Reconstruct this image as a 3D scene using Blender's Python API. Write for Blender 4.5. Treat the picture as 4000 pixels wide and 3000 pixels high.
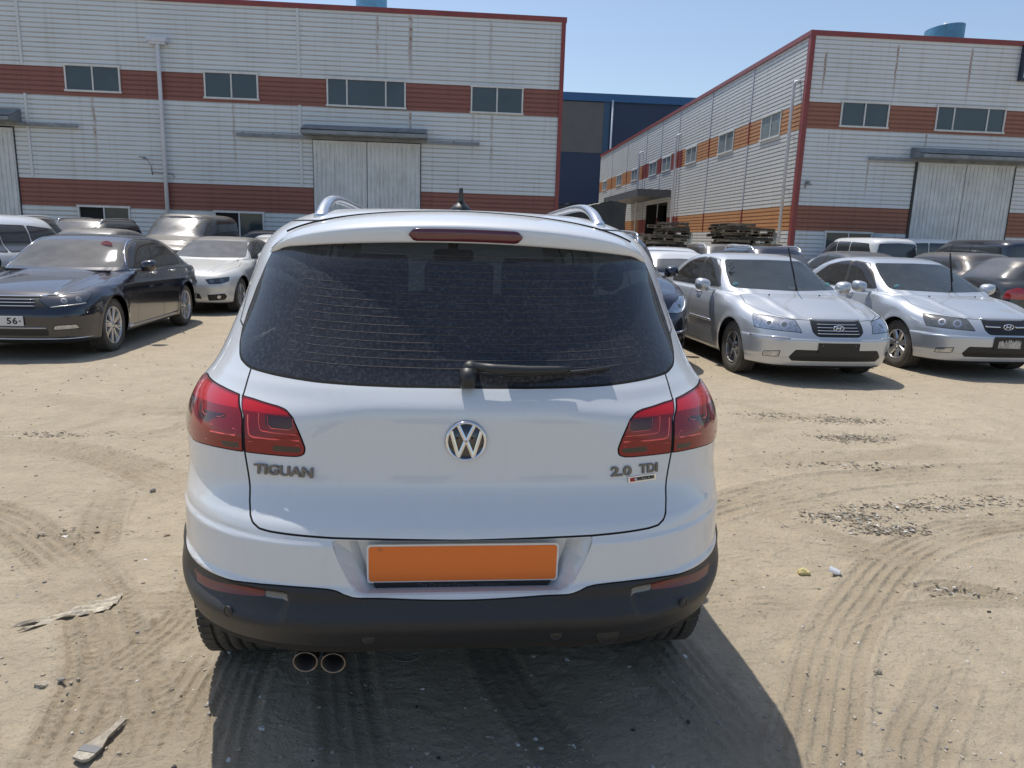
import bpy, bmesh, math, random
import numpy as np
from mathutils import Vector, Matrix
random.seed(7); rng = np.random.default_rng(7)
R_ = math.radians
scene = bpy.context.scene
for o in list(bpy.data.objects): bpy.data.objects.remove(o, do_unlink=True)
COL = scene.collection
# ---------------------------------------------------------------- camera
cam = bpy.data.cameras.new('camera'); camo = bpy.data.objects.new('camera', cam); COL.objects.link(camo)
cam.sensor_width = 36; cam.lens = 36*2821/4000; cam.clip_start = .05; cam.clip_end = 3000
_y, _p, _r = R_(4.2), R_(11.4), R_(1.8)
_f = Vector((math.sin(_y)*math.cos(_p), math.cos(_y)*math.cos(_p), -math.sin(_p)))
_rt = Vector((math.cos(_y), -math.sin(_y), 0)); _up = _rt.cross(_f)
_r2 = math.cos(_r)*_rt+math.sin(_r)*_up; _u2 = -math.sin(_r)*_rt+math.cos(_r)*_up
camo.matrix_world = Matrix(((_r2.x, _u2.x, -_f.x, -.02), (_r2.y, _u2.y, -_f.y, 0), (_r2.z, _u2.z, -_f.z, 1.58), (0, 0, 0, 1)))
scene.camera = camo
# ---------------------------------------------------------------- daylight
SUNV = Vector((-.225, .36, 1)).normalized()
w = bpy.data.worlds.new('World'); scene.world = w; w.use_nodes = True
nt = w.node_tree; bgn = nt.nodes['Background']; sky = nt.nodes.new('ShaderNodeTexSky'); sky.sky_type = 'NISHITA'; sky.sun_disc = False
sky.sun_elevation = math.asin(SUNV.z); sky.sun_rotation = math.atan2(SUNV.x, SUNV.y)
sky.air_density = 1.0; sky.dust_density = 1.3; sky.ozone_density = 1.0; sky.altitude = 50
nt.links.new(sky.outputs[0], bgn.inputs[0]); bgn.inputs[1].default_value = .15
sun = bpy.data.lights.new('sun', 'SUN'); sun.energy = 3.9; sun.angle = R_(.53); sun.color = (1, .955, .88)
suno = bpy.data.objects.new('sun', sun); COL.objects.link(suno); suno.rotation_euler = SUNV.to_track_quat('Z', 'Y').to_euler()
scene.view_settings.view_transform = 'Standard'; scene.view_settings.look = 'None'; scene.view_settings.exposure = -.02; scene.view_settings.gamma = 1
# ---------------------------------------------------------------- car surface maths
def pchip(xs, ys, n=900):
    """monotone smooth curve through knots, sampled to a table"""
    xs = np.array(xs, float); ys = np.array(ys, float)
    h = np.diff(xs); d = np.diff(ys)/h
    m = np.zeros(len(xs)); m[0] = d[0]; m[-1] = d[-1]
    for i in range(1, len(xs)-1):
        if d[i-1]*d[i] > 0:
            w1 = 2*h[i]+h[i-1]; w2 = h[i]+2*h[i-1]
            m[i] = (w1+w2)/(w1/d[i-1]+w2/d[i])
    X = np.linspace(xs[0], xs[-1], n)
    k = np.clip(np.searchsorted(xs, X)-1, 0, len(xs)-2)
    t = (X-xs[k])/h[k]
    Y = ((2*t**3-3*t**2+1)*ys[k]+(t**3-2*t**2+t)*h[k]*m[k]+(-2*t**3+3*t**2)*ys[k+1]+(t**3-t**2)*h[k]*m[k+1])
    return X, Y
class Curve:
    def __init__(s, pts, soft=0.0):
        s.X, s.Y = pchip([p[0] for p in pts], [p[1] for p in pts])
        if soft > 0:
            w = max(1, int(soft/(s.X[1]-s.X[0])))
            k = np.hanning(2*w+3)[1:-1]; k /= k.sum()
            yp = np.pad(s.Y, (len(k)//2, len(k)//2), mode='edge')
            # keep ends linear
            s.Y = np.convolve(yp, k, 'valid')[:len(s.X)]
        s.G = np.gradient(s.Y, s.X)
    def __call__(s, x): return np.interp(x, s.X, s.Y)
    def g(s, x): return np.interp(x, s.X, s.G)
def smax(a, b, k):
    h = np.maximum(k-np.abs(a-b), 0.0)/k
    return np.maximum(a, b)+h*h*k*0.25
def sstep(a, b, x):
    t = np.clip((x-a)/(b-a), 0, 1); return t*t*(3-2*t)
def sdpoly(P, Q):
    """signed distance of points P (n,2) to closed polygon Q, negative inside"""
    Q = np.asarray(Q, float); n = len(Q)
    d = np.full(len(P), 1e9); s = np.ones(len(P))
    for i in range(n):
        a = Q[i]; b = Q[i-1]; e = b-a; w = P-a
        t = np.clip((w@e)/max(e@e, 1e-12), 0, 1)
        r = w-t[:, None]*e; d = np.minimum(d, (r*r).sum(1))
        c1 = P[:, 1] >= a[1]; c2 = P[:, 1] < b[1]; c3 = e[0]*w[:, 1] > e[1]*w[:, 0]
        flip = (c1 & c2 & c3) | (~c1 & ~c2 & ~c3)
        s = np.where(flip, -s, s)
    return s*np.sqrt(d)
def roundpoly(pts, r=0.02, n=5):
    """round the corners of a polygon; a point may carry its own radius as third item"""
    out = []; N = len(pts)
    for i in range(N):
        p = np.array(pts[i][:2], float); a = np.array(pts[i-1][:2], float); b = np.array(pts[(i+1) % N][:2], float)
        rr = pts[i][2] if len(pts[i]) > 2 else r
        la = np.linalg.norm(a-p); lb = np.linalg.norm(b-p)
        t = min(rr, la*0.45, lb*0.45)
        if t < 1e-5: out.append(tuple(p)); continue
        pa = p+(a-p)/la*t; pb = p+(b-p)/lb*t
        for k in range(n+1):
            u = k/n; out.append(tuple((1-u)**2*pa+2*u*(1-u)*p+u*u*pb))
    return out
def smoothline(pts, n=8):
    """Catmull-Rom through open polyline of 2-3D points"""
    P = [np.array(p, float) for p in pts]; out = []
    for i in range(len(P)-1):
        p0 = P[i-1] if i > 0 else 2*P[0]-P[1]; p3 = P[i+2] if i+2 < len(P) else 2*P[-1]-P[-2]
        for k in range(n):
            t = k/n
            out.append(0.5*((2*P[i])+(-p0+P[i+1])*t+(2*p0-5*P[i]+4*P[i+1]-p3)*t*t+(-p0+3*P[i]-3*P[i+1]+p3)*t**3))
    out.append(P[-1]); return out

class Shape:
    """one car's outer surface as an implicit function in car space: y=0 rear, y=L front, x right, z up"""
    def __init__(s, **k):
        s.L = k['L']; s.T = Curve(k['T'], k.get('softT', .03)); s.R = Curve(k['R'], k.get('softR', .012)); s.Fr = Curve(k['F'], k.get('softF', .02))
        s.S = Curve(k['S'], k.get('softS', .015)); s.B = Curve(k['B'], .05)
        s.W = k['W']                       # reference half width
        s.br = k.get('br', (.10, .12)); s.bf = k.get('bf', (.10, .14))
        s.crown = k.get('crown', .05); s.ws = k.get('ws', (.12, .16))
        s.tap = k.get('tap', (.03, .9, .05, 1.0))   # rear amount,length, front amount,length
        s.kr = k.get('kr', .30); s.kf = k.get('kf', .34); s.kt = k.get('kt', .11); s.ktr = k.get('ktr', .05); s.ktf = k.get('ktf', .10)
        s.wheels = k['wheels']; s.wr = k['wr']; s.arch = k.get('arch', s.wr+.045); s.flare = k.get('flare', .012)
        s.za = k.get('za', .8); s.disp = k.get('disp'); s.belt = k.get('belt', .9)
        s.tb = k.get('tb', None); s.norm = k.get('norm', True)
    def f(s, p):
        x = np.abs(p[:, 0]); y = p[:, 1]; z = p[:, 2]; L = s.L; u = x/s.W
        # plan bow of screens
        wy = sstep(.25*L, .45*L, y)
        yb = y-(s.ws[0]*(1-wy)-s.ws[1]*wy)*x*x
        t = s.T(yb); g = s.T.g(yb)
        f_top = (z-(t-s.crown*x*x))/np.sqrt(1+g*g)
        r = s.R(z)+s.br[0]*u**2+s.br[1]*u**5
        f_rear = (r-y)/(np.sqrt(1+s.R.g(z)**2) if s.norm else 1.12)
        q = s.Fr(z)-s.bf[0]*u**2-s.bf[1]*u**5
        f_front = (y-q)/np.sqrt(1+s.Fr.g(z)**2)
        S = s.S(z)
        ta = s.tap
        S = S-ta[0]*np.clip((ta[1]-y)/ta[1], 0, 2)**2-ta[2]*np.clip((y-(L-ta[3]))/ta[3], 0, 2)**2
        if s.tb is not None:   # greenhouse narrows towards its ends
            a = sstep(s.belt, s.belt+.35, z)
            S = S-a*(s.tb[0]*np.clip((s.tb[1]-y)/s.tb[1], 0, 1)**2+s.tb[2]*np.clip((y-s.tb[3])/(L-s.tb[3]), 0, 1)**2)
        for wy0 in s.wheels:
            d = np.sqrt((y-wy0)**2+(z-s.wr)**2)
            S = S+s.flare*np.exp(-((d-s.arch)/.06)**2)
        f_side = (x-S)/np.sqrt(1+s.S.g(z)**2)
        f = smax(f_side, f_rear, s.kr)
        f = smax(f, f_front, s.kf)
        kt = s.ktr+(s.kt-s.ktr)*sstep(.0, .5, y); kt = kt+(s.ktf-kt)*sstep(L-.5, L-.05, y)
        f = smax(f, f_top, np.maximum(kt, .01))
        f = smax(f, s.B(y)-z, .04)
        if s.disp is not None: f = f-s.disp(x, y, z, p[:, 0])
        return f
    def grad(s, p, e=.004, raw=False):
        g = np.zeros_like(p)
        for i in range(3):
            d = np.zeros(3); d[i] = e
            g[:, i] = (s.f(p+d)-s.f(p-d))/(2*e)
        n = np.maximum(np.linalg.norm(g, axis=1), 1e-9)[:, None]
        return (g/n, n[:, 0]) if raw else g/n
    def snap(s, p, n=3):
        for _ in range(n):
            v = s.f(p); g, m = s.grad(p, raw=True); p = p-g*(v/np.maximum(m, .5))[:, None]
        return p
    def axis(s, p):
        a = np.zeros_like(p); a[:, 1] = np.clip(p[:, 1], s.a0, s.a1); a[:, 2] = s.za; return a
    def mesh(s, xs, ys, zs, a0=.8, a1=.8):
        """shrink-wrap a lattice box on to the surface"""
        s.a0 = a0; s.a1 = s.L-a1
        xs, ys, zs = [np.array(a, float) for a in (xs, ys, zs)]
        nx, ny, nz = len(xs), len(ys), len(zs)
        def vid(i, j, k): return (i*ny+j)*nz+k
        quads = []
        def face(A, Bv, fix, order):
            a, b = np.meshgrid(np.arange(A-1), np.arange(Bv-1), indexing='ij'); a = a.ravel(); b = b.ravel()
            def v(da, db):
                if order == 'yz': return vid(fix, a+da, b+db)
                if order == 'xz': return vid(a+da, fix, b+db)
                return vid(a+da, b+db, fix)
            return np.stack([v(0, 0), v(1, 0), v(1, 1), v(0, 1)], 1)
        quads.append(face(ny, nz, nx-1, 'yz')); quads.append(face(ny, nz, 0, 'yz')[:, ::-1])
        quads.append(face(nx, nz, 0, 'xz')); quads.append(face(nx, nz, ny-1, 'xz')[:, ::-1])
        quads.append(face(nx, ny, nz-1, 'xy')); quads.append(face(nx, ny, 0, 'xy')[:, ::-1])
        Qd = np.concatenate(quads); ids, inv = np.unique(Qd, return_inverse=True); Qd = inv.reshape(-1, 4)
        i = ids//(ny*nz); j = (ids//nz) % ny; k = ids % nz
        P = np.stack([xs[i], ys[j], zs[k]], 1)
        A = s.axis(P); D = P-A
        # spread: pull each start towards the axis, then bisect outwards
        ln = np.linalg.norm(D, axis=1); D /= ln[:, None]
        lo = np.zeros(len(P)); hi = ln*1.15
        for _ in range(26):
            m = (lo+hi)/2; v = s.f(A+D*m[:, None]) < 0
            lo = np.where(v, m, lo); hi = np.where(v, hi, m)
        V = A+D*lo[:, None]
        T = np.concatenate([Qd[:, [0, 1, 2]], Qd[:, [0, 2, 3]]])
        return V, T

class Skin:
    """triangle mesh on a Shape that can be cut along the zero lines of scalar fields"""
    def __init__(s, shape, V, T): s.sh = shape; s.V = V; s.T = T; s.lab = np.zeros(len(T), int); s.names = ['body']
    def cut(s, field, sel, mask_lab=None):
        F = field(s.V); F = np.where(np.abs(F) < 2e-4, 0, F)
        tri = s.T; c = F[tri]
        cross = (c.max(1) > 0) & (c.min(1) < 0) & sel
        # neighbours sharing a cut edge must be cut too -> cut every crossing tri that touches
        if not cross.any(): return
        E = np.concatenate([tri[cross][:, [0, 1]], tri[cross][:, [1, 2]], tri[cross][:, [2, 0]]])
        Es = np.sort(E, 1); ok = F[Es[:, 0]]*F[Es[:, 1]] < 0
        key = np.unique(Es[ok, 0].astype(np.int64)*10**8+Es[ok, 1])
        a = key//10**8; b = key % 10**8
        t = F[a]/(F[a]-F[b]); NP = s.V[a]+(s.V[b]-s.V[a])*t[:, None]
        NP = s.sh.snap(NP, 1)
        base = len(s.V); s.V = np.concatenate([s.V, NP])
        def look(u, v):
            u, v = np.minimum(u, v), np.maximum(u, v); kk = u.astype(np.int64)*10**8+v
            i = np.searchsorted(key, kk); i = np.minimum(i, len(key)-1)
            return np.where(key[i] == kk, base+i, -1)
        e01 = look(tri[:, 0], tri[:, 1]); e12 = look(tri[:, 1], tri[:, 2]); e20 = look(tri[:, 2], tri[:, 0])
        n = (e01 >= 0).astype(int)+(e12 >= 0)+(e20 >= 0)
        keep = n == 0
        newT = [tri[keep]]; newL = [s.lab[keep]]
        for rot in range(3):
            A, Bv, Cv = tri[:, rot], tri[:, (rot+1) % 3], tri[:, (rot+2) % 3]
            eAB, eBC, eCA = [(e01, e12, e20), (e12, e20, e01), (e20, e01, e12)][rot]
            m1 = (n == 1) & (eAB >= 0)      # one cut edge
            newT += [np.stack([A[m1], eAB[m1], Cv[m1]], 1), np.stack([eAB[m1], Bv[m1], Cv[m1]], 1)]; newL += [s.lab[m1]]*2
            m2 = (n == 2) & (eAB >= 0) & (eCA >= 0)
            p, q = eAB[m2], eCA[m2]
            newT += [np.stack([A[m2], p, q], 1), np.stack([p, Bv[m2], Cv[m2]], 1), np.stack([p, Cv[m2], q], 1)]; newL += [s.lab[m2]]*3
        m3 = n == 3
        if m3.any():
            newT += [np.stack([tri[m3, 0], e01[m3], e20[m3]], 1), np.stack([e01[m3], tri[m3, 1], e12[m3]], 1), np.stack([e20[m3], e12[m3], tri[m3, 2]], 1), np.stack([e01[m3], e12[m3], e20[m3]], 1)]; newL += [s.lab[m3]]*4
        s.T = np.concatenate(newT); s.lab = np.concatenate(newL)
    def region(s, name, field, where, over=(0,), gap=0.0, gapname='gap'):
        """label the part of the surface where field<0; `where`(centroids, normals) bounds it; gap = width of a dark seam inside the edge"""
        li = [s.names.index(o) if isinstance(o, str) else o for o in over]
        if name not in s.names: s.names.append(name)
        for lev in ([0.0, -gap] if gap > 0 else [0.0]):
            c = s.V[s.T].mean(1); sel = where(c) & np.isin(s.lab, li)
            s.cut(lambda v: field(v)-lev, sel)
        c = s.V[s.T].mean(1); fc = field(c); sel = where(c) & np.isin(s.lab, li)
        if gap > 0:
            if gapname not in s.names: s.names.append(gapname)
            s.lab[sel & (fc < 0) & (fc >= -gap)] = s.names.index(gapname)
            s.lab[sel & (fc < -gap)] = s.names.index(name)
        else: s.lab[sel & (fc < 0)] = s.names.index(name)
    def get(s, *names, cond=None):
        m = np.isin(s.lab, [s.names.index(n) for n in names if n in s.names])
        if cond is not None: m &= cond(s.V[s.T].mean(1))
        T = s.T[m]; ids, inv = np.unique(T, return_inverse=True)
        return s.V[ids], inv.reshape(-1, 3), s.lab[m]
# ---------------------------------------------------------------- materials
MATS = {}
def mat(name, col, rough=.5, metal=0, coat=0, spec=.5, noise=0, nscale=8, bump=0, bscale=40, dust=0, dustcol=(.36, .31, .24), coatr=.03, flake=0, streak=0, emit=None):
    if name in MATS: return MATS[name]
    m = bpy.data.materials.new(name); m.use_nodes = True; n = m.node_tree; b = n.nodes['Principled BSDF']; L = n.links.new
    b.inputs['Base Color'].default_value = (*col, 1); b.inputs['Roughness'].default_value = rough; b.inputs['Metallic'].default_value = metal
    b.inputs['Coat Weight'].default_value = coat; b.inputs['Coat Roughness'].default_value = coatr; b.inputs['Coat IOR'].default_value = 1.62; b.inputs['Specular IOR Level'].default_value = spec
    tc = n.nodes.new('ShaderNodeTexCoord'); csock = None
    def noise_tex(scale, detail=5, rough_=.6, vec=None):
        t = n.nodes.new('ShaderNodeTexNoise'); t.inputs['Scale'].default_value = scale; t.inputs['Detail'].default_value = detail; t.inputs['Roughness'].default_value = rough_
        L(vec or tc.outputs['Object'], t.inputs['Vector']); return t.outputs['Fac']
    def mix(f, a, c, typ='MIX'):
        x = n.nodes.new('ShaderNodeMix'); x.data_type = 'RGBA'; x.blend_type = typ
        if hasattr(f, 'links'): L(f, x.inputs[0])
        else: x.inputs[0].default_value = f
        for i, v in ((6, a), (7, c)):
            if hasattr(v, 'links'): L(v, x.inputs[i])
            else: x.inputs[i].default_value = (*v, 1)
        return x.outputs[2]
    def mth(op, a, c=None, clamp=False):
        x = n.nodes.new('ShaderNodeMath'); x.operation = op; x.use_clamp = clamp
        for i, v in ((0, a), (1, c)):
            if v is None: continue
            if hasattr(v, 'links'): L(v, x.inputs[i])
            else: x.inputs[i].default_value = v
        return x.outputs[0]
    cur = col
    if noise:
        r = n.nodes.new('ShaderNodeMapRange'); L(noise_tex(nscale), r.inputs[0]); r.inputs[1].default_value = .3; r.inputs[2].default_value = .7; r.inputs[3].default_value = 1-noise; r.inputs[4].default_value = 1+noise
        cur = mix(1.0, cur, r.outputs[0], 'MULTIPLY')
        csock = cur
    if streak:
        mp = n.nodes.new('ShaderNodeMapping'); L(tc.outputs['Object'], mp.inputs[0]); mp.inputs['Scale'].default_value = (14, 14, .8)
        s = mth('SUBTRACT', noise_tex(1.5, 6, .7, mp.outputs[0]), .52, True); s = mth('MULTIPLY', s, streak*6, True)
        cur = mix(s, cur, tuple(c*.45 for c in dustcol)); csock = cur
    if flake:
        v = n.nodes.new('ShaderNodeTexVoronoi'); v.inputs['Scale'].default_value = 700; L(tc.outputs['Object'], v.inputs['Vector'])
        bw = n.nodes.new('ShaderNodeMapRange'); L(v.outputs['Color'], bw.inputs[0]); bw.inputs[3].default_value = 1-flake; bw.inputs[4].default_value = 1+flake
        cur = mix(1.0, cur, bw.outputs[0], 'MULTIPLY'); csock = cur
    if dust:
        g = n.nodes.new('ShaderNodeNewGeometry'); sp = n.nodes.new('ShaderNodeSeparateXYZ'); L(g.outputs['Normal'], sp.inputs[0])
        up = mth('MULTIPLY_ADD' if False else 'MULTIPLY', mth('MAXIMUM', sp.outputs['Z'], 0.0), mth('MAXIMUM', sp.outputs['Z'], 0.0))
        nn = mth('MULTIPLY', mth('ADD', noise_tex(3, 6, .65), .25), 1.25, True)
        nf = mth('ADD', mth('MULTIPLY', noise_tex(90, 3), .5), .7)
        d = mth('MULTIPLY', mth('MULTIPLY', mth('MULTIPLY', up, nn), nf), dust); d = mth('ADD', d, mth('MULTIPLY', nn, dust*.05), True)
        cur = mix(d, cur, dustcol); csock = cur
        L(mth('ADD', mth('MULTIPLY', d, .5), rough, True), b.inputs['Roughness'])
        if coat: L(mth('SUBTRACT', coat, mth('MULTIPLY', d, coat*.9), True), b.inputs['Coat Weight']); L(mth('ADD', mth('MULTIPLY', d, .35), coatr), b.inputs['Coat Roughness'])
        if metal: L(mth('SUBTRACT', metal, mth('MULTIPLY', d, metal*.9), True), b.inputs['Metallic'])
    if csock is not None: L(csock, b.inputs['Base Color'])
    if bump:
        bp = n.nodes.new('ShaderNodeBump'); bp.inputs['Strength'].default_value = bump; bp.inputs['Distance'].default_value = .01; L(noise_tex(bscale, 4), bp.inputs['Height']); L(bp.outputs[0], b.inputs['Normal'])
    if emit: b.inputs['Emission Color'].default_value = (*emit[0], 1); b.inputs['Emission Strength'].default_value = emit[1]
    MATS[name] = m; return m
def glass(name, tint=(.6, .65, .63), trans=.6, dust=.12, rough=.02, dustcol=(.42, .39, .35), speck=False):
    """thin tinted pane: see-through tint + fresnel gloss + dust film"""
    if name in MATS: return MATS[name]
    m = bpy.data.materials.new(name); m.use_nodes = True; n = m.node_tree; L = n.links.new; n.nodes.clear()
    out = n.nodes.new('ShaderNodeOutputMaterial'); tr = n.nodes.new('ShaderNodeBsdfTransparent'); tr.inputs[0].default_value = (*[c*trans for c in tint], 1)
    gl = n.nodes.new('ShaderNodeBsdfGlossy'); gl.inputs[1 if gl.inputs[1].name == 'Roughness' else 'Roughness'].default_value = rough; gl.inputs[0].default_value = (.95, .97, 1, 1)
    fr = n.nodes.new('ShaderNodeFresnel'); fr.inputs[0].default_value = 1.5
    a = n.nodes.new('ShaderNodeMixShader'); L(fr.outputs[0], a.inputs[0]); L(tr.outputs[0], a.inputs[1]); L(gl.outputs[0], a.inputs[2])
    df = n.nodes.new('ShaderNodeBsdfDiffuse'); df.inputs[0].default_value = (*dustcol, 1)
    tc = n.nodes.new('ShaderNodeTexCoord')
    def nz(sc, det, lo, hi, o0, o1, vec=None):
        t = n.nodes.new('ShaderNodeTexNoise'); t.inputs['Scale'].default_value = sc; t.inputs['Detail'].default_value = det; L(vec or tc.outputs['Object'], t.inputs['Vector'])
        r = n.nodes.new('ShaderNodeMapRange'); L(t.outputs[0], r.inputs[0]); r.inputs[1].default_value = lo; r.inputs[2].default_value = hi; r.inputs[3].default_value = o0; r.inputs[4].default_value = o1; return r.outputs[0]
    d = nz(5, 5, .3, .75, dust*.8, dust*1.25)
    if speck:
        # dried rain marks: a network of small curls plus a few spots
        w = nz(70, 3, .3, .7, 0, .06)
        ad = n.nodes.new('ShaderNodeVectorMath'); ad.operation = 'ADD'; L(tc.outputs['Object'], ad.inputs[0]); cb = n.nodes.new('ShaderNodeCombineXYZ'); L(w, cb.inputs[0]); L(w, cb.inputs[1]); L(w, cb.inputs[2]); L(cb.outputs[0], ad.inputs[1])
        v = n.nodes.new('ShaderNodeTexVoronoi'); v.feature = 'DISTANCE_TO_EDGE'; v.inputs['Scale'].default_value = 150; L(ad.outputs[0], v.inputs['Vector'])
        r = n.nodes.new('ShaderNodeMapRange'); L(v.outputs[0], r.inputs[0]); r.inputs[1].default_value = .0; r.inputs[2].default_value = .22; r.inputs[3].default_value = 1; r.inputs[4].default_value = 0
        mm = n.nodes.new('ShaderNodeMath'); mm.operation = 'MULTIPLY'; L(r.outputs[0], mm.inputs[0]); L(nz(110, 3, .45, .7, 0, speck), mm.inputs[1])
        m2 = n.nodes.new('ShaderNodeMath'); m2.operation = 'ADD'; L(mm.outputs[0], m2.inputs[0]); L(d, m2.inputs[1])
        d = m2.outputs[0]
    b = n.nodes.new('ShaderNodeMixShader'); L(d, b.inputs[0]); L(a.outputs[0], b.inputs[1]); L(df.outputs[0], b.inputs[2]); L(b.outputs[0], out.inputs[0])
    MATS[name] = m; return m
# ---------------------------------------------------------------- objects
def tag(o, label=None, cat=None, group=None, kind=None):
    for k, v in (('label', label), ('category', cat), ('group', group), ('kind', kind)):
        if v: o[k] = v
    return o
def empty(name, loc=(0, 0, 0), rz=0, label=None, cat=None, group=None):
    o = bpy.data.objects.new(name, None); COL.objects.link(o); o.location = loc; o.rotation_euler = (0, 0, rz); o.empty_display_size = .2
    return tag(o, label, cat, group)
def mkobj(name, V, Fc, mats, parent=None, fm=None, smooth=False, normals=None, loc=None, rot=None):
    me = bpy.data.meshes.new(name); me.from_pydata([tuple(map(float, v)) for v in V], [], [tuple(map(int, f)) for f in Fc])
    for m in (mats if isinstance(mats, (list, tuple)) else [mats]): me.materials.append(m)
    if fm is not None: me.polygons.foreach_set('material_index', np.array(fm, np.int32))
    if smooth: me.polygons.foreach_set('use_smooth', np.ones(len(me.polygons), bool))
    me.update()
    if normals is not None: me.normals_split_custom_set_from_vertices([tuple(map(float, v)) for v in normals])
    o = bpy.data.objects.new(name, me); COL.objects.link(o)
    if parent: o.parent = parent
    if loc is not None: o.location = loc
    if rot is not None: o.rotation_euler = rot
    return o
class MB:
    """collects shapes into one mesh"""
    def __init__(s): s.V = []; s.F = []; s.M = []; s.S = []
    def add(s, V, F, m=0, sm=False):
        b = len(s.V); s.V += [tuple(v) for v in V]; s.F += [tuple(i+b for i in f) for f in F]; s.M += [m]*len(F); s.S += [sm]*len(F)
    def box(s, c, d, m=0, rot=None):
        x, y, z = [v/2 for v in d]; V = [Vector((i*x, j*y, k*z)) for i in (-1, 1) for j in (-1, 1) for k in (-1, 1)]
        if rot is not None: V = [rot@v for v in V]
        V = [v+Vector(c) for v in V]; s.add(V, [(0, 1, 3, 2), (4, 6, 7, 5), (0, 4, 5, 1), (2, 3, 7, 6), (0, 2, 6, 4), (1, 5, 7, 3)], m)
    def b2(s, a, b, m=0): s.box([(a[i]+b[i])/2 for i in range(3)], [abs(b[i]-a[i]) for i in range(3)], m)
    def tube(s, pts, r, n=8, m=0, closed=False, flat=None, caps=True):
        """tube through points; r number or list; flat=(scale normal) makes an oval"""
        P = [Vector(p) for p in pts]; N = len(P); rr = r if isinstance(r, (list, tuple)) else [r]*N; V = []; up = Vector((0, 0, 1))
        for i in range(N):
            d = (P[(i+1) % N]-P[i-1]) if closed else (P[min(i+1, N-1)]-P[max(i-1, 0)])
            d.normalize(); u = up if abs(d.dot(up)) < .95 else Vector((1, 0, 0)); a = d.cross(u).normalized(); b = a.cross(d).normalized()
            for k in range(n):
                t = 2*math.pi*k/n; V.append(P[i]+a*math.cos(t)*rr[i]+b*math.sin(t)*rr[i]*(flat or 1))
        F = []
        for i in range(N if closed else N-1):
            for k in range(n): j = (i+1) % N; F.append((i*n+k, i*n+(k+1) % n, j*n+(k+1) % n, j*n+k))
        if not closed and caps: F.append(tuple(range(n))[::-1]); F.append(tuple((N-1)*n+k for k in range(n)))
        s.add(V, F, m, True)
    def lathe(s, prof, n=32, m=0, axis='x', c=(0, 0, 0), sm=True, ms=None):
        """prof: list of (offset along axis, radius)"""
        V = []; F = []
        for (h, r) in prof:
            for k in range(n):
                t = 2*math.pi*k/n; u, v = r*math.cos(t), r*math.sin(t)
                p = {'x': (h, u, v), 'y': (u, h, v), 'z': (u, v, h)}[axis]; V.append((p[0]+c[0], p[1]+c[1], p[2]+c[2]))
        for i in range(len(prof)-1):
            for k in range(n): F.append((i*n+k, (i+1)*n+k, (i+1)*n+(k+1) % n, i*n+(k+1) % n))
        if ms is None: s.add(V, F, m, sm)
        else:
            b = len(s.V); s.V += V
            for j, f in enumerate(F): s.F.append(tuple(i+b for i in f)); s.M.append(ms[j//n]); s.S.append(sm)
    def prism(s, poly, a, b, axis='y', m=0):
        n = len(poly); V = []
        for h in (a, b):
            for (u, v) in poly: V.append({'x': (h, u, v), 'y': (u, h, v), 'z': (u, v, h)}[axis])
        s.add(V, [tuple(range(n))[::-1], tuple(range(n, 2*n))]+[(i, (i+1) % n, n+(i+1) % n, n+i) for i in range(n)], m)
    def build(s, name, mats, parent=None, loc=None, rot=None, bevel=0):
        me = bpy.data.meshes.new(name); me.from_pydata([tuple(v) for v in s.V], [], s.F)
        for mm in (mats if isinstance(mats, (list, tuple)) else [mats]): me.materials.append(mm)
        me.polygons.foreach_set('material_index', np.array(s.M, np.int32)); me.polygons.foreach_set('use_smooth', np.array(s.S, bool)); me.update()
        bm = bmesh.new(); bm.from_mesh(me); bmesh.ops.recalc_face_normals(bm, faces=bm.faces)
        if bevel: bmesh.ops.bevel(bm, geom=bm.edges[:], offset=bevel, segments=2, affect='EDGES', clamp_overlap=True)
        bm.to_mesh(me); bm.free()
        o = bpy.data.objects.new(name, me); COL.objects.link(o)
        if parent: o.parent = parent
        if loc is not None: o.location = loc
        if rot is not None: o.rotation_euler = rot
        return o
def copy_tree(o, parent=None):
    c = o.copy(); COL.objects.link(c); c.parent = parent
    for ch in list(o.children): copy_tree(ch, c)
    return c
def textmesh(name, txt, size, depth, m, parent=None, mw=None, bold=False, width=None, shear=0, bevel=0, spacing=1.0, offs=0):
    cu = bpy.data.curves.new('t', 'FONT'); cu.body = txt; cu.size = size; cu.extrude = depth; cu.align_x = 'CENTER'; cu.align_y = 'CENTER'; cu.shear = shear; cu.space_character = spacing; cu.offset = offs
    if bevel: cu.bevel_depth = bevel
    t = bpy.data.objects.new('t', cu); COL.objects.link(t); dg = bpy.context.evaluated_depsgraph_get(); me = bpy.data.meshes.new_from_object(t.evaluated_get(dg)); bpy.data.objects.remove(t)
    me.materials.clear(); me.materials.append(m); me.name = name
    if width:
        xs = [v.co.x for v in me.vertices]; k = width/(max(xs)-min(xs))
        for v in me.vertices: v.co.x *= k
    o = bpy.data.objects.new(name, me); COL.objects.link(o)
    if parent: o.parent = parent
    if mw is not None: o.matrix_local = mw
    return o
def frame(o, right, up):
    """matrix with local x=right, y=up, z=out"""
    r = Vector(right).normalized(); z = r.cross(Vector(up)).normalized(); u = z.cross(r)
    return Matrix(((r.x, u.x, z.x, o[0]), (r.y, u.y, z.y, o[1]), (r.z, u.z, z.z, o[2]), (0, 0, 0, 1)))
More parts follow.
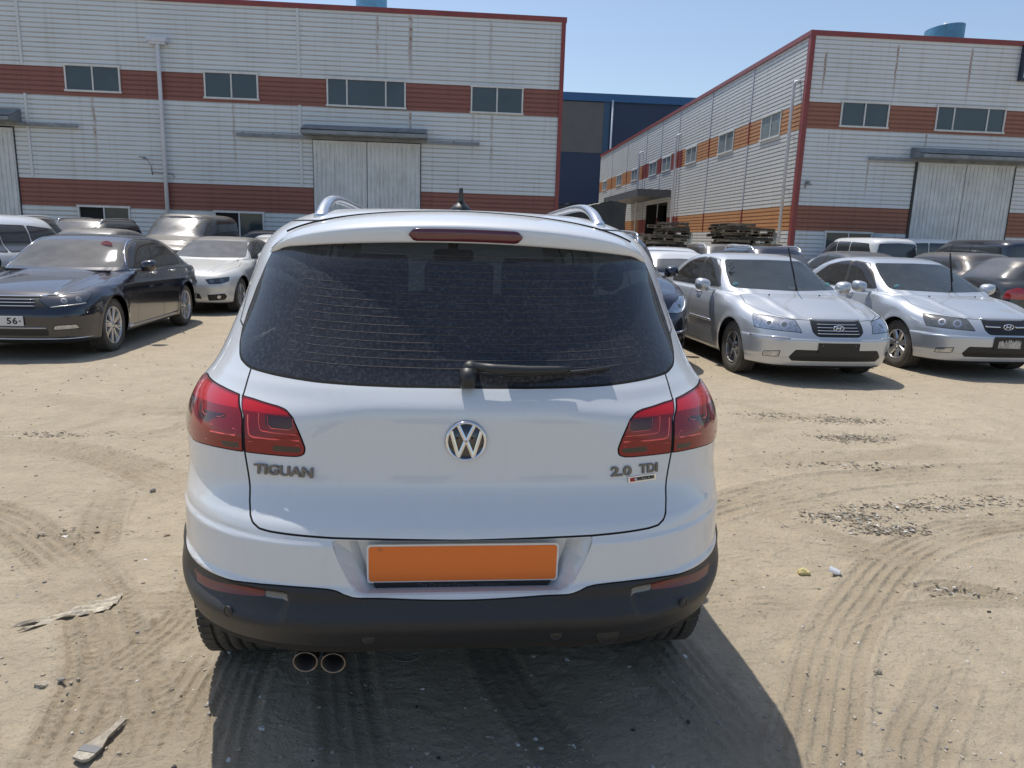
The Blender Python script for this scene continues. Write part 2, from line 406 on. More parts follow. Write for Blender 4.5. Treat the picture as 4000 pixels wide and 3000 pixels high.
# ---------------------------------------------------------------- car parts
def theta(v, y0=1.1): return np.arctan2(np.abs(v[:, 0]), y0-v[:, 1])
def part(sk, names, oname, mats, parent=None, cond=None, off=0.0):
    V, T, lab = sk.get(*names, cond=cond)
    if len(T) == 0: return None
    N = sk.sh.grad(V)
    fn = np.cross(V[T[:, 1]]-V[T[:, 0]], V[T[:, 2]]-V[T[:, 0]]); fl = (fn*N[T[:, 0]]).sum(1) < 0
    T = T.copy(); T[fl] = T[fl][:, ::-1]
    if off: V = V+N*off
    fm = None
    if isinstance(mats, dict):
        ms = list(dict.fromkeys(mats.values())); fm = [ms.index(mats[sk.names[l]]) for l in lab]; mats = ms
    return mkobj(oname, V, T, mats, parent, fm, True, N)
def grid(a, b, fine, coarse, *fr):
    """lattice coordinates from a to b; fr = intervals (lo,hi) sampled at `fine`"""
    out = [a]
    while out[-1] < b-1e-6:
        c = out[-1]; st = coarse
        for lo, hi in fr:
            if lo <= c < hi: st = fine
            elif c < lo < c+coarse: st = min(st, max(lo-c, .3*fine))
        out.append(min(c+st, b))
    return out
def arch_field(sh, i):
    wy = sh.wheels[i]
    return lambda v: np.sqrt((v[:, 1]-wy)**2+(v[:, 2]-sh.wr)**2)-sh.arch
def cut_arches(sk):
    sh = sk.sh
    for i, wy in enumerate(sh.wheels):
        sk.region('hole', arch_field(sh, i), lambda c, wy=wy: (np.abs(c[:, 0]) > sh.W*.55) & (np.abs(c[:, 1]-wy) < sh.arch*1.5) & (c[:, 2] < sh.wr+sh.arch*1.4), over=('body',) + tuple(n for n in sk.names if n not in ('body', 'hole')))
def liners(sh, parent, m):
    for wy in sh.wheels:
        for sx in (-1, 1):
            b = MB(); n = 20; r = sh.arch+.004; x0, x1 = sx*(sh.W-.075), sx*(sh.W-.42); pts = []
            for k in range(n+1):
                t = R_(8)+R_(164)*k/n; pts.append((wy+r*math.cos(t), sh.wr+r*math.sin(t)))
            V = [(x0, p[0], p[1]) for p in pts]+[(x1, p[0], p[1]) for p in pts]
            b.add(V, [(i, i+1, n+2+i, n+1+i) for i in range(n)], 0, True); b.add([(x1, p[0], p[1]) for p in pts], [tuple(range(n+1))])
            b.build('wheel_arch', m, parent)
def wheel(parent, pos, R, w, rr, style, mt, mr, side, steer=0, mdark=None, tread=True):
    """tyre with circumferential grooves; rim with spokes as its child. Outer face towards +x*side"""
    b = MB(); h = w/2; s = side
    prof = [(-h*.80, rr*.99), (-h*.97, rr+.02), (-h, rr+(R-rr)*.5), (-h*.93, R-.022), (-h*.80, R-.006)]
    g = [(-.52, .016), (-.17, .016), (.17, .016), (.52, .016)] if tread else []
    for c, d in g:
        c *= h; prof += [(c-.007, R), (c-.006, R-.009), (c+.006, R-.009), (c+.007, R)]
    if not tread: prof += [(0, R)]
    prof += [(h*.80, R-.006), (h*.93, R-.022), (h, rr+(R-rr)*.5), (h*.97, rr+.02), (h*.80, rr*.99), (h*.5, rr*.93), (-h*.5, rr*.93), (-h*.80, rr*.99)]
    b.lathe([(x*s, r) for x, r in prof], 56, 0, 'x', sm=True)
    if tread:   # shoulder blocks: raised lugs across the tread edges
        n = 58
        for k in range(n):
            t = 2*math.pi*k/n; 
            for sx in (-1, 1):
                rot = Matrix.Rotation(t, 3, 'X')
                b.box(rot@Vector((sx*h*.74, 0, R-.0045)), (h*.36, .026*R/.33, .010), 0, rot)
                b.box(rot@Vector((sx*h*.345, .006, R-.003)), (h*.22, .022*R/.33, .007), 0, rot)
    ty = b.build('wheel', mt, parent, loc=pos, rot=(0, 0, steer))
    b = MB(); o = s*h
    b.lathe([(o*.80, rr*1.0), (o*.90, rr*.985), (o*.92, rr*.955), (o*.80, rr*.93), (-o*.6, rr*.90)], 48, 0, 'x')
    b.lathe([(o*.0, rr*.9), (o*.0, .02)], 32, 1, 'x')      # dark back of the wheel
    b.lathe([(o*.25, rr*.55), (o*.28, rr*.5), (o*.28, .03)], 32, 1, 'x')   # brake disc
    b.lathe([(o*.80, .0), (o*.80, .028), (o*.72, .034), (o*.70, .07), (o*.1, .075)], 24, 0, 'x')
    n, kind = style
    for k in range(n):
        t0 = 2*math.pi*k/n+.3
        for d in ((-1, 1) if kind == 'twin' else (0,)):
            wi, wo = {'twin': (.013, .011), 'single': (.028, .034), 'wide': (.035, .050), 'thin': (.014, .012)}[kind]
            sp0 = .05/ rr if kind == 'twin' else 0; ta = t0+d*(.10 if kind == 'twin' else 0); tb = t0+d*(.62/n*1.15 if kind == 'twin' else 0)
            pa = Vector((0, math.cos(ta), math.sin(ta))); pb = Vector((0, math.cos(tb), math.sin(tb))); na = Vector((0, -math.sin(ta), math.cos(ta))); nb = Vector((0, -math.sin(tb), math.cos(tb)))
            a = pa*.045; c = pb*rr*.95; V = []
            for (p, nn, wd, x1) in ((a, na, wi, .78), ((a+c)/2, (na+nb)/2, (wi+wo)/2*.95, .80), (c, nb, wo, .86)):
                for (u, xx) in ((-1, .0), (-1, -.0), (1, 0)): pass
                V += [p-nn*wd+Vector((o*(x1-.16), 0, 0)), p-nn*wd*.65+Vector((o*x1, 0, 0)), p+nn*wd*.65+Vector((o*x1, 0, 0)), p+nn*wd+Vector((o*(x1-.16), 0, 0))]
            b.add(V, [(i, i+1, i+5, i+4) for i in (0, 1, 2)]+[(i+4, i+5, i+9, i+8) for i in (0, 1, 2)]+[(0, 3, 2, 1), (8, 9, 10, 11), (3, 0, 4, 7), (7, 4, 8, 11)], 0)
    b.build('rim', [mr, mdark or mt], ty)
    return ty
def ribbon(sh, pts, wdt, lift, name, m, parent, view=None, n=10, thick=.0):
    """strip lying on the surface along 3D points (snapped)"""
    P = np.array([list(p) for p in smoothline(pts, n)]); P = sh.snap(P, 4); N = sh.grad(P)
    D = np.gradient(P, axis=0); D /= np.linalg.norm(D, axis=1)[:, None]; S = np.cross(D, N); S /= np.linalg.norm(S, axis=1)[:, None]
    w2 = wdt/2
    rows = [P-S*w2, P-S*w2*.8+N*lift, P+S*w2*.8+N*lift, P+S*w2]
    k = len(P); V = np.concatenate(rows); F = []
    for r in range(3):
        for i in range(k-1): F.append((r*k+i, r*k+i+1, (r+1)*k+i+1, (r+1)*k+i))
    return mkobj(name, V, F, m, parent, None, False)
def ribbon_raw(sh, P, wdt, name, m, parent):
    N = sh.grad(P); D = np.gradient(P, axis=0); D /= np.linalg.norm(D, axis=1)[:, None]; S = np.cross(D, N); S /= np.linalg.norm(S, axis=1)[:, None]; k = len(P); w2 = wdt/2
    V = np.concatenate([P-S*w2, P+N*.0006, P+S*w2]); return mkobj(name, V, [(r*k+i, r*k+i+1, (r+1)*k+i+1, (r+1)*k+i) for r in (0, 1) for i in range(k-1)], m, parent)
def surf_pt(sh, x, z=None, y=None, rear=True, off=0.0):
    """surface point: given x,z solve y from the rear (or front); given x,y solve z from the top"""
    if z is not None:
        t = np.linspace(-.3, sh.L*.5, 400) if rear else np.linspace(sh.L+.3, sh.L*.5, 400)
        P = np.stack([np.full(400, x), t, np.full(400, z)], 1)
    else:
        t = np.linspace(2.2, .2, 600); P = np.stack([np.full(600, x), np.full(600, y), t], 1)
    v = sh.f(P); i = int(np.argmax(v < 0)); 
    if i > 0: a = v[i-1]/(v[i-1]-v[i]); p = P[i-1]+(P[i]-P[i-1])*a
    else: p = P[0]
    n = sh.grad(p[None])[0]
    return Vector(p+n*off), Vector(n)
def seat(parent, x, y, z, m, headrest=True, rz=0):
    b = MB(); b.box((x, y, z+.10), (.50, .50, .16)); 
    rot = Matrix.Rotation(R_(14), 3, 'X'); b.box((x, y-.27, z+.42), (.48, .13, .62), 0, rot)
    if headrest: b.box((x, y-.36, z+.83), (.27, .10, .19), 0, rot); b.box((x, y-.34, z+.74), (.10, .02, .1), 0, rot)
    return b.build('seat', m, parent, bevel=.03)
def mirror(sh, parent, x, y, z, mp, mg, big=1.0):
    """door mirror: housing, stalk and glass on one side"""
    s = 1 if x > 0 else -1; b = MB(); n = 14; V = []; F = []
    prof = [(.055, .0), (.05, .55), (.02, .9), (-.03, 1.0), (-.05, .97)]
    for (dy, k) in prof:
        for j in range(n):
            t = 2*math.pi*j/n; cx = math.copysign(abs(math.cos(t))**.7, math.cos(t)); cz = math.copysign(abs(math.sin(t))**.7, math.sin(t))
            V.append((x+s*.10*big+cx*.105*big*k, y+dy*big*1.5, z+.02+cz*.088*big*k+(.01*cx*s)))
    for i in range(len(prof)-1):
        for j in range(n): F.append((i*n+j, i*n+(j+1) % n, (i+1)*n+(j+1) % n, (i+1)*n+j))
    b.add(V, F, 0, True); b.box((x-s*.01, y, z-.055*big), (.12, .05, .03), 0)
    o = b.build('wing_mirror', mp, parent)
    k = (len(prof)-1)*n; mkobj('mirror_glass', [V[k+j] for j in range(n)], [tuple(range(n))], mg, o)
    return o
M_W = mat('pearl white paint', (.70, .73, .755), .35, coat=1.0, dust=.22, dustcol=(.50, .45, .37), coatr=.02, streak=.035)
M_BLK = mat('black textured plastic', (.014, .016, .020), .40, dust=.30, dustcol=(.20, .175, .14), bump=.25, bscale=420)
M_BLK2 = mat('black smooth plastic', (.02, .021, .023), .42, dust=.12, dustcol=(.22, .2, .17))
M_BADGE = mat('dark chrome badge', (.16, .17, .19), .10, metal=1)
M_WIRE = mat('heater wire', (.11, .09, .09), .6)
M_GAP = mat('seam shadow', (.006, .006, .006), .9)
M_CHR = mat('chrome', (.74, .76, .80), .06, metal=1)
M_CHR2 = mat('satin aluminium', (.72, .73, .75), .24, metal=1, dust=.15)
M_TYRE = mat('dusty tyre rubber', (.075, .069, .060), .85, noise=.35, nscale=14, bump=.3, bscale=120, dust=.3, dustcol=(.26, .22, .17))
M_RIM = mat('silver alloy', (.55, .56, .58), .28, metal=.9, dust=.35)
M_DARK = mat('dark cavity', (.012, .012, .012), .9)
M_SEAT = mat('dark seat fabric', (.035, .036, .04), .8)
M_RED = mat('red lens', (.26, .003, .005), .12, coat=.55, spec=.25, coatr=.01)
M_RED2 = mat('bright red lens', (.55, .008, .012), .16, coat=.55, spec=.25, coatr=.01)
M_RED3 = mat('red light guide', (.95, .09, .07), .2, coat=1, coatr=.01)
M_REDD = mat('deep red lens', (.06, .004, .006), .12, coat=.6, spec=.3, coatr=.01)
M_REDB = mat('smoked lens', (.018, .005, .006), .1, coat=.6, coatr=.01)
M_AMB = mat('amber smoke lens', (.09, .022, .010), .15, coat=.6, coatr=.01)
M_MIR = mat('mirror glass', (.6, .62, .65), .02, metal=1)
G_REAR = glass('tinted rear window', (.27, .34, .40), 1.0, dust=.10, rough=.015, dustcol=(.26, .27, .30), speck=.26)
G_SIDE = glass('tinted side window', (.55, .6, .6), .30, dust=.10)
G_WS = glass('windscreen', (.80, .90, .82), .80, dust=.10, dustcol=(.45, .5, .4))

# ---------------------------------------------------------------- factory halls
def wallmat(name, col, groove=False, stains=(), axis=0, rust=.5):
    """painted steel sheet: faint dirt, vertical run-off and rust runs at given places (x, z_top, z_bottom, half width)"""
    m = bpy.data.materials.new(name); m.use_nodes = True; n = m.node_tree; L = n.links.new; b = n.nodes['Principled BSDF']; b.inputs['Roughness'].default_value = .42
    tc = n.nodes.new('ShaderNodeTexCoord'); sp = n.nodes.new('ShaderNodeSeparateXYZ'); L(tc.outputs['Object'], sp.inputs[0])
    def M(op, *a, clamp=False):
        x = n.nodes.new('ShaderNodeMath'); x.operation = op; x.use_clamp = clamp
        for i, v in enumerate(a):
            if hasattr(v, 'links'): L(v, x.inputs[i])
            else: x.inputs[i].default_value = v
        return x.outputs[0]
    def N(scale, vscale=(1, 1, 1), det=5):
        mp = n.nodes.new('ShaderNodeMapping'); mp.inputs['Scale'].default_value = vscale; L(tc.outputs['Object'], mp.inputs[0]); t = n.nodes.new('ShaderNodeTexNoise'); t.inputs['Scale'].default_value = scale; t.inputs['Detail'].default_value = det; L(mp.outputs[0], t.inputs['Vector']); return t.outputs[0]
    def mix(f, a, c):
        x = n.nodes.new('ShaderNodeMix'); x.data_type = 'RGBA'; L(f, x.inputs[0])
        for i, v in ((6, a), (7, c)):
            if hasattr(v, 'links'): L(v, x.inputs[i])
            else: x.inputs[i].default_value = (*v, 1)
        return x.outputs[2]
    dirt = (col[0]*.62, col[1]*.58, col[2]*.50)
    cur = mix(M('MULTIPLY', M('SUBTRACT', N(.35, (1, 1, 3)), .40, clamp=True), 1.6, clamp=True), col, tuple(c*.88 for c in col))
    vs = (9, 9, .35); st = M('MULTIPLY', M('SUBTRACT', N(.6, vs, 6), .53, clamp=True), 4.0 if groove else 1.6, clamp=True)
    cur = mix(st, cur, dirt)
    if groove: cur = mix(M('MULTIPLY', N(1.2, (1, 1, 1)), .9), cur, (dirt[0]*.75, dirt[1]*.62, dirt[2]*.5))
    sc = sp.outputs[axis]; z = sp.outputs[2]
    for (x, zt, zb, hw, amt) in stains:
        wob = M('MULTIPLY', M('SUBTRACT', N(1.1, (1, 1, 1.5), 3), .5), hw*2.2)
        d = M('DIVIDE', M('ABSOLUTE', M('ADD', M('SUBTRACT', sc, x), wob)), hw)
        g = M('SUBTRACT', 1.0, d, clamp=True)
        up = M('MULTIPLY', M('SUBTRACT', zt, z), 8.0, clamp=True); dn = M('DIVIDE', M('SUBTRACT', z, zb), (zt-zb)*.6, clamp=True)
        f = M('MULTIPLY', M('MULTIPLY', g, up), M('MULTIPLY', dn, M('MULTIPLY', M('SUBTRACT', N(3, (2, 2, 1.2), 6), .28, clamp=True), 5.0*amt, clamp=True)))
        cur = mix(f, cur, (.24, .095, .035))
    L(cur, b.inputs['Base Color']); return m
RIB, GRV = .118, .042
def ribwall(name, parent, length, z0, z1, bands, mats, holes=(), along='x', sgn=1):
    """horizontal rib cladding; wall local: u along, n outwards. bands: list of (za, zb, matindex); matindex+1 is its groove"""
    per = RIB+GRV; B_ = MB(); nrow = int(math.ceil((z1-z0)/per))
    def P(u, o, z): return (u, o, z)
    def bandof(z):
        for a, c, i in bands:
            if a <= z < c: return i
        return 0
    for r in range(nrow):
        za = z0+r*per; zb = min(za+per, z1); zm = (za+zb)/2
        # cut the row at holes
        iv = [(0, length)]
        for (ua, ub, ha, hb) in holes:
            if zm > ha and zm < hb:
                nv = []
                for a, c in iv:
                    if ub <= a or ua >= c: nv.append((a, c)); continue
                    if ua > a: nv.append((a, ua))
                    if ub < c: nv.append((ub, c))
                iv = nv
        mi = bandof(zm)
        for a, c in iv:
            zs = [(za, 0), (za+.010, .011), (za+RIB, .011), (za+RIB+.010, 0), (zb, 0)]
            V = []; 
            for zz, oo in zs: V += [P(a, oo, min(zz, z1)), P(c, oo, min(zz, z1))]
            B_.add(V, [(2*i, 2*i+1, 2*i+3, 2*i+2) for i in range(4)][0:1], mi); B_.add(V, [(2, 3, 5, 4)], mi); B_.add(V, [(4, 5, 7, 6), (6, 7, 9, 8)], mi+1)
    o = B_.build(name, mats, parent); return o
M_FRAME = mat('white window frame', (.62, .63, .62), .45, noise=.12, nscale=5)
M_PANE = mat('dark window glass', (.035, .05, .058), .06, spec=.8, noise=.25, nscale=.7)
M_PANE2 = mat('dusty pale window glass', (.20, .235, .24), .18, spec=.8, noise=.2, nscale=.9)
M_ZINC = mat('weathered galvanised steel', (.24, .26, .28), .5, metal=.35, noise=.25, nscale=3, streak=.4)
M_REDT = mat('red trim sheet', (.23, .045, .042), .4, noise=.15, nscale=2, streak=.2)
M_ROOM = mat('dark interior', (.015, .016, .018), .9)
M_PIPE = mat('pale grey plastic pipe', (.60, .63, .69), .4, noise=.08)
M_DOOR = mat('ribbed white steel door', (.60, .63, .64), .42, noise=.12, nscale=1.5, streak=.5)
def window(parent, u0, u1, z0, z1, panes=(.5,), m=None, blinds=False, open0=False, bars=None):
    """frame proud of the wall, recessed panes as children. local wall plane y=0, outwards -y"""
    f = MB(); t = .055; y0, y1 = -.055, .03
    f.b2((u0-.03, y0-.02, z1-t), (u1+.03, y1, z1+.02)); f.b2((u0-.03, y0-.03, z0-.02), (u1+.03, y1, z0+t*.8)); f.b2((u0, y0, z0+t*.8), (u0+t, y1, z1-t)); f.b2((u1-t, y0, z0+t*.8), (u1, y1, z1-t))
    cuts = [0]+list(panes)+[1]; edges = [u0+t+(u1-u0-2*t)*c for c in cuts]
    for e in edges[1:-1]: f.b2((e-.025, y0+.008, z0+t*.8), (e+.025, y1, z1-t))
    o = f.build('window', M_FRAME, parent)
    for i in range(len(edges)-1):
        if open0 and i == 0: continue
        q = MB(); q.b2((edges[i], -.012, z0+t), (edges[i+1], -.006, z1-t)); q.build('pane', m or M_PANE, o)
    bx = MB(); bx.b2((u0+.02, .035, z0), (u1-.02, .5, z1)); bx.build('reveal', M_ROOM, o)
    return o
def slide_door(parent, u0, u1, z1, gap=True):
    mid = (u0+u1)/2
    for a, c in ((u0, mid-.012), (mid+.012, u1)):
        b = MB(); n = int((c-a)/.155); p = (c-a)/n; V = []
        prof = []
        for k in range(n):
            x = a+k*p; prof += [(x, -.075), (x+p*.58, -.075), (x+p*.68, -.05), (x+p*.9, -.05)]
        prof += [(c, -.075)]
        for (x, y) in prof: V += [(x, y, .04), (x, y, z1)]
        b.add(V, [(2*i, 2*i+2, 2*i+3, 2*i+1) for i in range(len(prof)-1)]); b.b2((a, -.049, .04), (c, -.02, z1)); b.b2((a, -.082, z1-.10), (c, -.05, z1+.0)); b.b2((a, -.083, .04), (c, -.05, .18))
        b.build('door', M_DOOR, parent)
def awning(parent, u0, u1, zb, zt, out=.95):
    b = MB(); n = 9; prof = []
    for k in range(n+1):
        t = k/n; y = -.03-(out-.03)*t; z = zt-(zt-zb-.16)*t; prof.append((y, z)); prof.append((y-(out/n)*.45, z-.0)); 
        if k < n: prof.append((y-(out/n)*.5, z-.05))
    V = []; 
    for (y, z) in prof: V += [(u0, y, z), (u1, y, z)]
    b.add(V, [(2*i, 2*i+1, 2*i+3, 2*i+2) for i in range(len(prof)-1)])
    b.b2((u0, -out-.07, zb), (u1, -out-.04, zt-(zt-zb-.16)-.04)); b.add([(u0, -.02, zt), (u0, -out-.04, zb+.12), (u0, -out-.04, zb), (u0, -.02, zb)], [(0, 1, 2, 3)]); b.add([(u1, -.02, zt), (u1, -out-.04, zb+.12), (u1, -out-.04, zb), (u1, -.02, zb)], [(0, 1, 2, 3)])
    b.b2((u0+.02, -out-.03, zb+.0), (u1-.02, -.02, zb+.015))
    return b.build('awning', M_ZINC, parent)
def door_rail(parent, u0, u1, z):
    b = MB(); b.b2((u0, -.16, z-.045), (u1, -.09, z+.055)); b.b2((u0, -.19, z-.06), (u1, -.162, z-.03))
    x = u0+.2
    while x < u1: b.b2((x-.03, -.10, z+.0), (x+.03, .0, z+.09)); x += 1.1
    return b.build('door_rail', M_ZINC, parent)
def downpipe(parent, u, z1, z0=0, hop=True, out=.17, r=.07):
    b = MB(); b.tube([(u, -out, z0), (u, -out, z1-.05), (u, -out+.02, z1)], r, 12)
    z = z0+1.9
    while z < z1-.5: b.lathe([(-.03, r+.012), (.03, r+.012)], 12, 0, 'z', c=(u, -out, z)); b.b2((u-.015, -out, z-.015), (u+.015, 0, z+.015)); z += 1.95
    if hop: b.b2((u-.34, -.30, z1), (u+.34, -.02, z1+.13)); b.b2((u-.28, -.26, z1-.08), (u+.28, -.03, z1-.003))
    else: b.tube([(u, -out, z1-.03), (u, -out+.04, z1+.1), (u, -.0, z1+.15)], r, 10)
    return b.build('downpipe', M_PIPE, parent)
YW = 28.3
# --- left hall
WL = 60.0; XL = 3.55
hallL = empty('factory_hall', (XL-WL, YW, 0), 0, 'white ribbed steel factory hall with dark red bands, left of the gap', 'factory hall')
def lx(x): return x-(XL-WL)
stL = [(lx(-2.02), 9.35, 7.15, .10, 1.0), (lx(-2.02), 6.1, 4.9, .07, .6), (lx(-3.2), 9.3, 7.2, .07, .5), (lx(-13.3), 6.1, 3.4, .07, .6), (lx(-8.4), 6.1, 3.4, .06, .5), (lx(.9), 9.3, 7.1, .08, .35), (lx(.3), 6.1, 4.2, .06, .4), (lx(1.0), 6.1, 3.3, .08, .4)]
wmL = [wallmat('white ribbed sheet', (.62, .68, .72), False, stL), wallmat('white ribbed sheet groove', (.58, .60, .61), True), wallmat('dark red sheet', (.25, .093, .072)), wallmat('dark red sheet groove', (.22, .080, .062), True)]
winsL = [(-14.19, -12.28, 6.24, 7.14, (.5,)), (-9.38, -7.47, 6.2, 7.12, (.5,)), (-5.04, -2.18, 6.12, 7.1, (.245, .755)), (.20, 2.14, 6.1, 7.05, (.5,)), (-24.0, -22.1, 6.2, 7.12, (.5,)), (-19.2, -17.3, 6.2, 7.12, (.5,)), (-14.12, -12.27, 1.25, 2.28, (.5,)), (-9.25, -7.43, 1.25, 2.24, (.5,))]
doorsL = [(-5.56, -1.64), (-20.2, -16.12)]
holes = [(lx(a)+.02, lx(b)-.02, z0+.03, z1-.03) for a, b, z0, z1, _ in winsL]+[(lx(a)+.05, lx(b)-.05, -1, 4.9) for a, b in doorsL]
o = ribwall('wall', hallL, WL, 0, 9.36, [(2.31, 3.22, 2), (6.1, 7.1, 2)], wmL, holes); 
for v in o.data.vertices: v.co.y = -v.co.y
o.data.flip_normals()
for i, (a, b, z0, z1, p) in enumerate(winsL): window(hallL, lx(a), lx(b), z0, z1, p, M_PANE2 if False else None, open0=(z0 < 2))
for a, b in doorsL: slide_door(hallL, lx(a), lx(b), 4.9); [(lambda q: (q.b2(p0, p1), q.build('door_jamb', M_BLK2, hallL)))(MB()) for p0, p1 in (((lx(a)-.03, -.03, 0), (lx(a)+.02, .02, 4.95)), ((lx(b)-.02, -.03, 0), (lx(b)+.03, .02, 4.95)))]
awning(hallL, lx(-5.86), lx(-1.40), 5.04, 5.44, .75); awning(hallL, lx(-20.4), lx(-15.8), 5.08, 5.55, .75)
door_rail(hallL, lx(-8.3), lx(.55), 4.98); door_rail(hallL, lx(-22.5), lx(-13.85), 5.03)
downpipe(hallL, lx(-10.87), 7.98)
for x in (-15.60, -6.02, -25.2, -34.8):
    for za, zb in ((3.22, 6.1), (7.1, 9.36)): b = MB(); b.b2((lx(x)-.045, -.045, za), (lx(x)+.045, .0, zb)); b.build('cover_strip', mat('pale cover strip', (.60, .63, .64), .4), hallL)
b = MB(); b.b2((0, -.06, 9.36), (WL+.10, .4, 9.53)); b.b2((WL-.08, -.055, 0), (WL+.07, .10, 9.36)); b.b2((WL-.05, .4, 9.36), (WL+.10, 42, 9.53)); b.build('trim', M_REDT, hallL)
b = MB(); b.b2((WL-.01, .10, 0), (WL+.03, 42, 9.36)); b.b2((0, .45, 9.3), (WL-.06, 42, 9.5)); b.b2((0, 41.9, 0), (WL-.02, 42.0, 9.29)); b.b2((0, .1, 0), (.05, 41.8, 9.29)); b.build('side_wall', wmL[0], hallL)
b = MB(); x = lx(-11.55)
b.b2((x-.02, -.35, 3.98), (x+.02, -.02, 4.02)); b.b2((x-.14, -.36, 4.02), (x+.10, -.31, 4.06)); b.tube([(x+.1, -.33, 4.0), (x+.16, -.1, 3.8), (x+.17, -.03, 3.45)], .014, 6); b.tube([(x+.17, -.035, 3.55), (x+.9, -.035, 3.52), (x+.95, -.035, 3.38)], .012, 6); b.build('lamp_bracket', M_ZINC, hallL)
# --- right hall
XR = 12.95; WR = 40.0; hallR = empty('factory_hall', (XR, YW, 0), 0, 'white ribbed steel factory hall right of the gap, its long sunlit side banded in orange', 'factory hall')
def rx(x): return x-XR
stR = [(rx(13.52), 8.85, 7.1, .06, 1.3), (rx(16.33), 9.25, 7.1, .06, 1.3), (rx(19.27), 9.25, 7.1, .06, 1.4), (rx(17.9), 6.1, 5.45, .05, 1.0), (rx(15.7), 5.0, 3.3, .05, .5), (rx(14.0), 6.1, 5, .05, .4)]
wmR = [wallmat('white ribbed sheet front', (.64, .69, .73), False, stR), wallmat('white sheet groove front', (.59, .61, .62), True), wallmat('brick red sheet', (.29, .115, .075)), wallmat('brick red sheet groove', (.25, .095, .06), True)]
winsR = [(14.35, 16.27, 6.18, 7.11, (.5,)), (18.17, 20.98, 6.18, 7.11, (.245, .755)), (23.4, 25.3, 6.18, 7.11, (.5,)), (14.28, 16.2, 1.3, 2.24, (.5,)), (28, 30, 6.18, 7.11, (.5,))]
doorsR = [(17.70, 21.68)]
holes = [(rx(a)+.02, rx(b_)-.02, z0+.03, z1-.03) for a, b_, z0, z1, _ in winsR]+[(rx(a)+.05, rx(b_)-.05, -1, 4.98) for a, b_ in doorsR]
o = ribwall('wall', hallR, WR, 0, 9.38, [(2.31, 3.25, 2), (6.12, 7.1, 2)], wmR, holes)
for v in o.data.vertices: v.co.y = -v.co.y
o.data.flip_normals()
for a, b_, z0, z1, p in winsR: window(hallR, rx(a), rx(b_), z0, z1, p)
for a, b_ in doorsR:
    slide_door(hallR, rx(a), rx(b_), 5.0); [(lambda q: (q.b2(p0, p1), q.build('door_jamb', M_BLK2, hallR)))(MB()) for p0, p1 in (((rx(a)-.09, -.05, 0), (rx(a)-.01, .02, 5.05)), ((rx(b_), -.05, 0), (rx(b_)+.08, .02, 5.05)))]
awning(hallR, rx(17.35), rx(22.3), 5.08, 5.52, .85); door_rail(hallR, rx(15.65), rx(24.0), 5.03)
b = MB(); x = rx(13.30); b.box((x, -.12, 4.06), (.10, .22, .09)); b.tube([(x-.04, -.05, 4.0), (x-.05, -.02, 3.85)], .02, 6); b.box((x+.03, -.14, 3.98), (.20, .12, .05)); b.build('floodlight', M_ZINC, hallR)
b = MB(); b.b2((rx(16.28), -.04, 2.02), (rx(16.62), -.026, 2.22)); sg = b.build('notice_plate', mat('pale notice', (.45, .5, .55), .5), hallR)
b = MB(); b.b2((rx(21.22), -.20, 8.12), (rx(25.5), -.03, 9.42)); sb = b.build('sign_frame', mat('navy frame', (.02, .03, .06), .4), hallR); b = MB(); b.b2((rx(21.32), -.206, 8.22), (rx(25.4), -.2005, 9.32)); b.build('sign_face', mat('white sign face', (.72, .76, .80), .4), sb)
# side wall of the right hall, runs along +y, faces -x
SL = 42.3
stS = [(4.0, 9.2, 7.1, .10, .3), (10.2, 6.1, 3.2, .10, .35), (3.3, 6.1, 3.0, .08, .3), (9.5, 3.2, 2.0, .2, .3)]
wmS = [wallmat('sunlit ribbed sheet', (.60, .62, .62), False, stS), wallmat('sunlit sheet groove', (.46, .46, .45), True), wallmat('faded orange sheet', (.50, .245, .105)), wallmat('faded orange groove', (.34, .15, .06), True), wallmat('side red sheet', (.28, .06, .045)), wallmat('side red groove', (.18, .045, .035), True)]
side = empty('side_frame_tmp'); bpy.data.objects.remove(side)
def sidepart(o):   # wall-local (u, -out, z) -> hall-local: u along +y, outwards -x
    if o is None: return
    for v in o.data.vertices: u, n_, z = v.co; v.co = (n_, u, z)
    o.data.flip_normals()
    for c in o.children: sidepart(c)
sw = [(2.05, 4.05, 6.06, 7.08), (7.32, 9.42, 6.06, 7.05), (12.95, 14.9, 6.1, 7.0), (18.05, 20.05, 6.1, 7.0), (21.4, 23.4, 6.1, 7.0), (26.9, 28.8, 6.15, 7.0), (32.4, 34.4, 6.15, 7.04), (38.6, 40.5, 6.15, 7.0), (6.9, 9.0, 1.2, 2.25), (1.2, 3.0, 1.2, 2.2), (12.6, 14.6, 1.2, 2.2)]
holes = [(a+.02, c-.02, z0+.03, z1-.03) for a, c, z0, z1 in sw]+[(18.2, 23.6, -1, 4.15)]
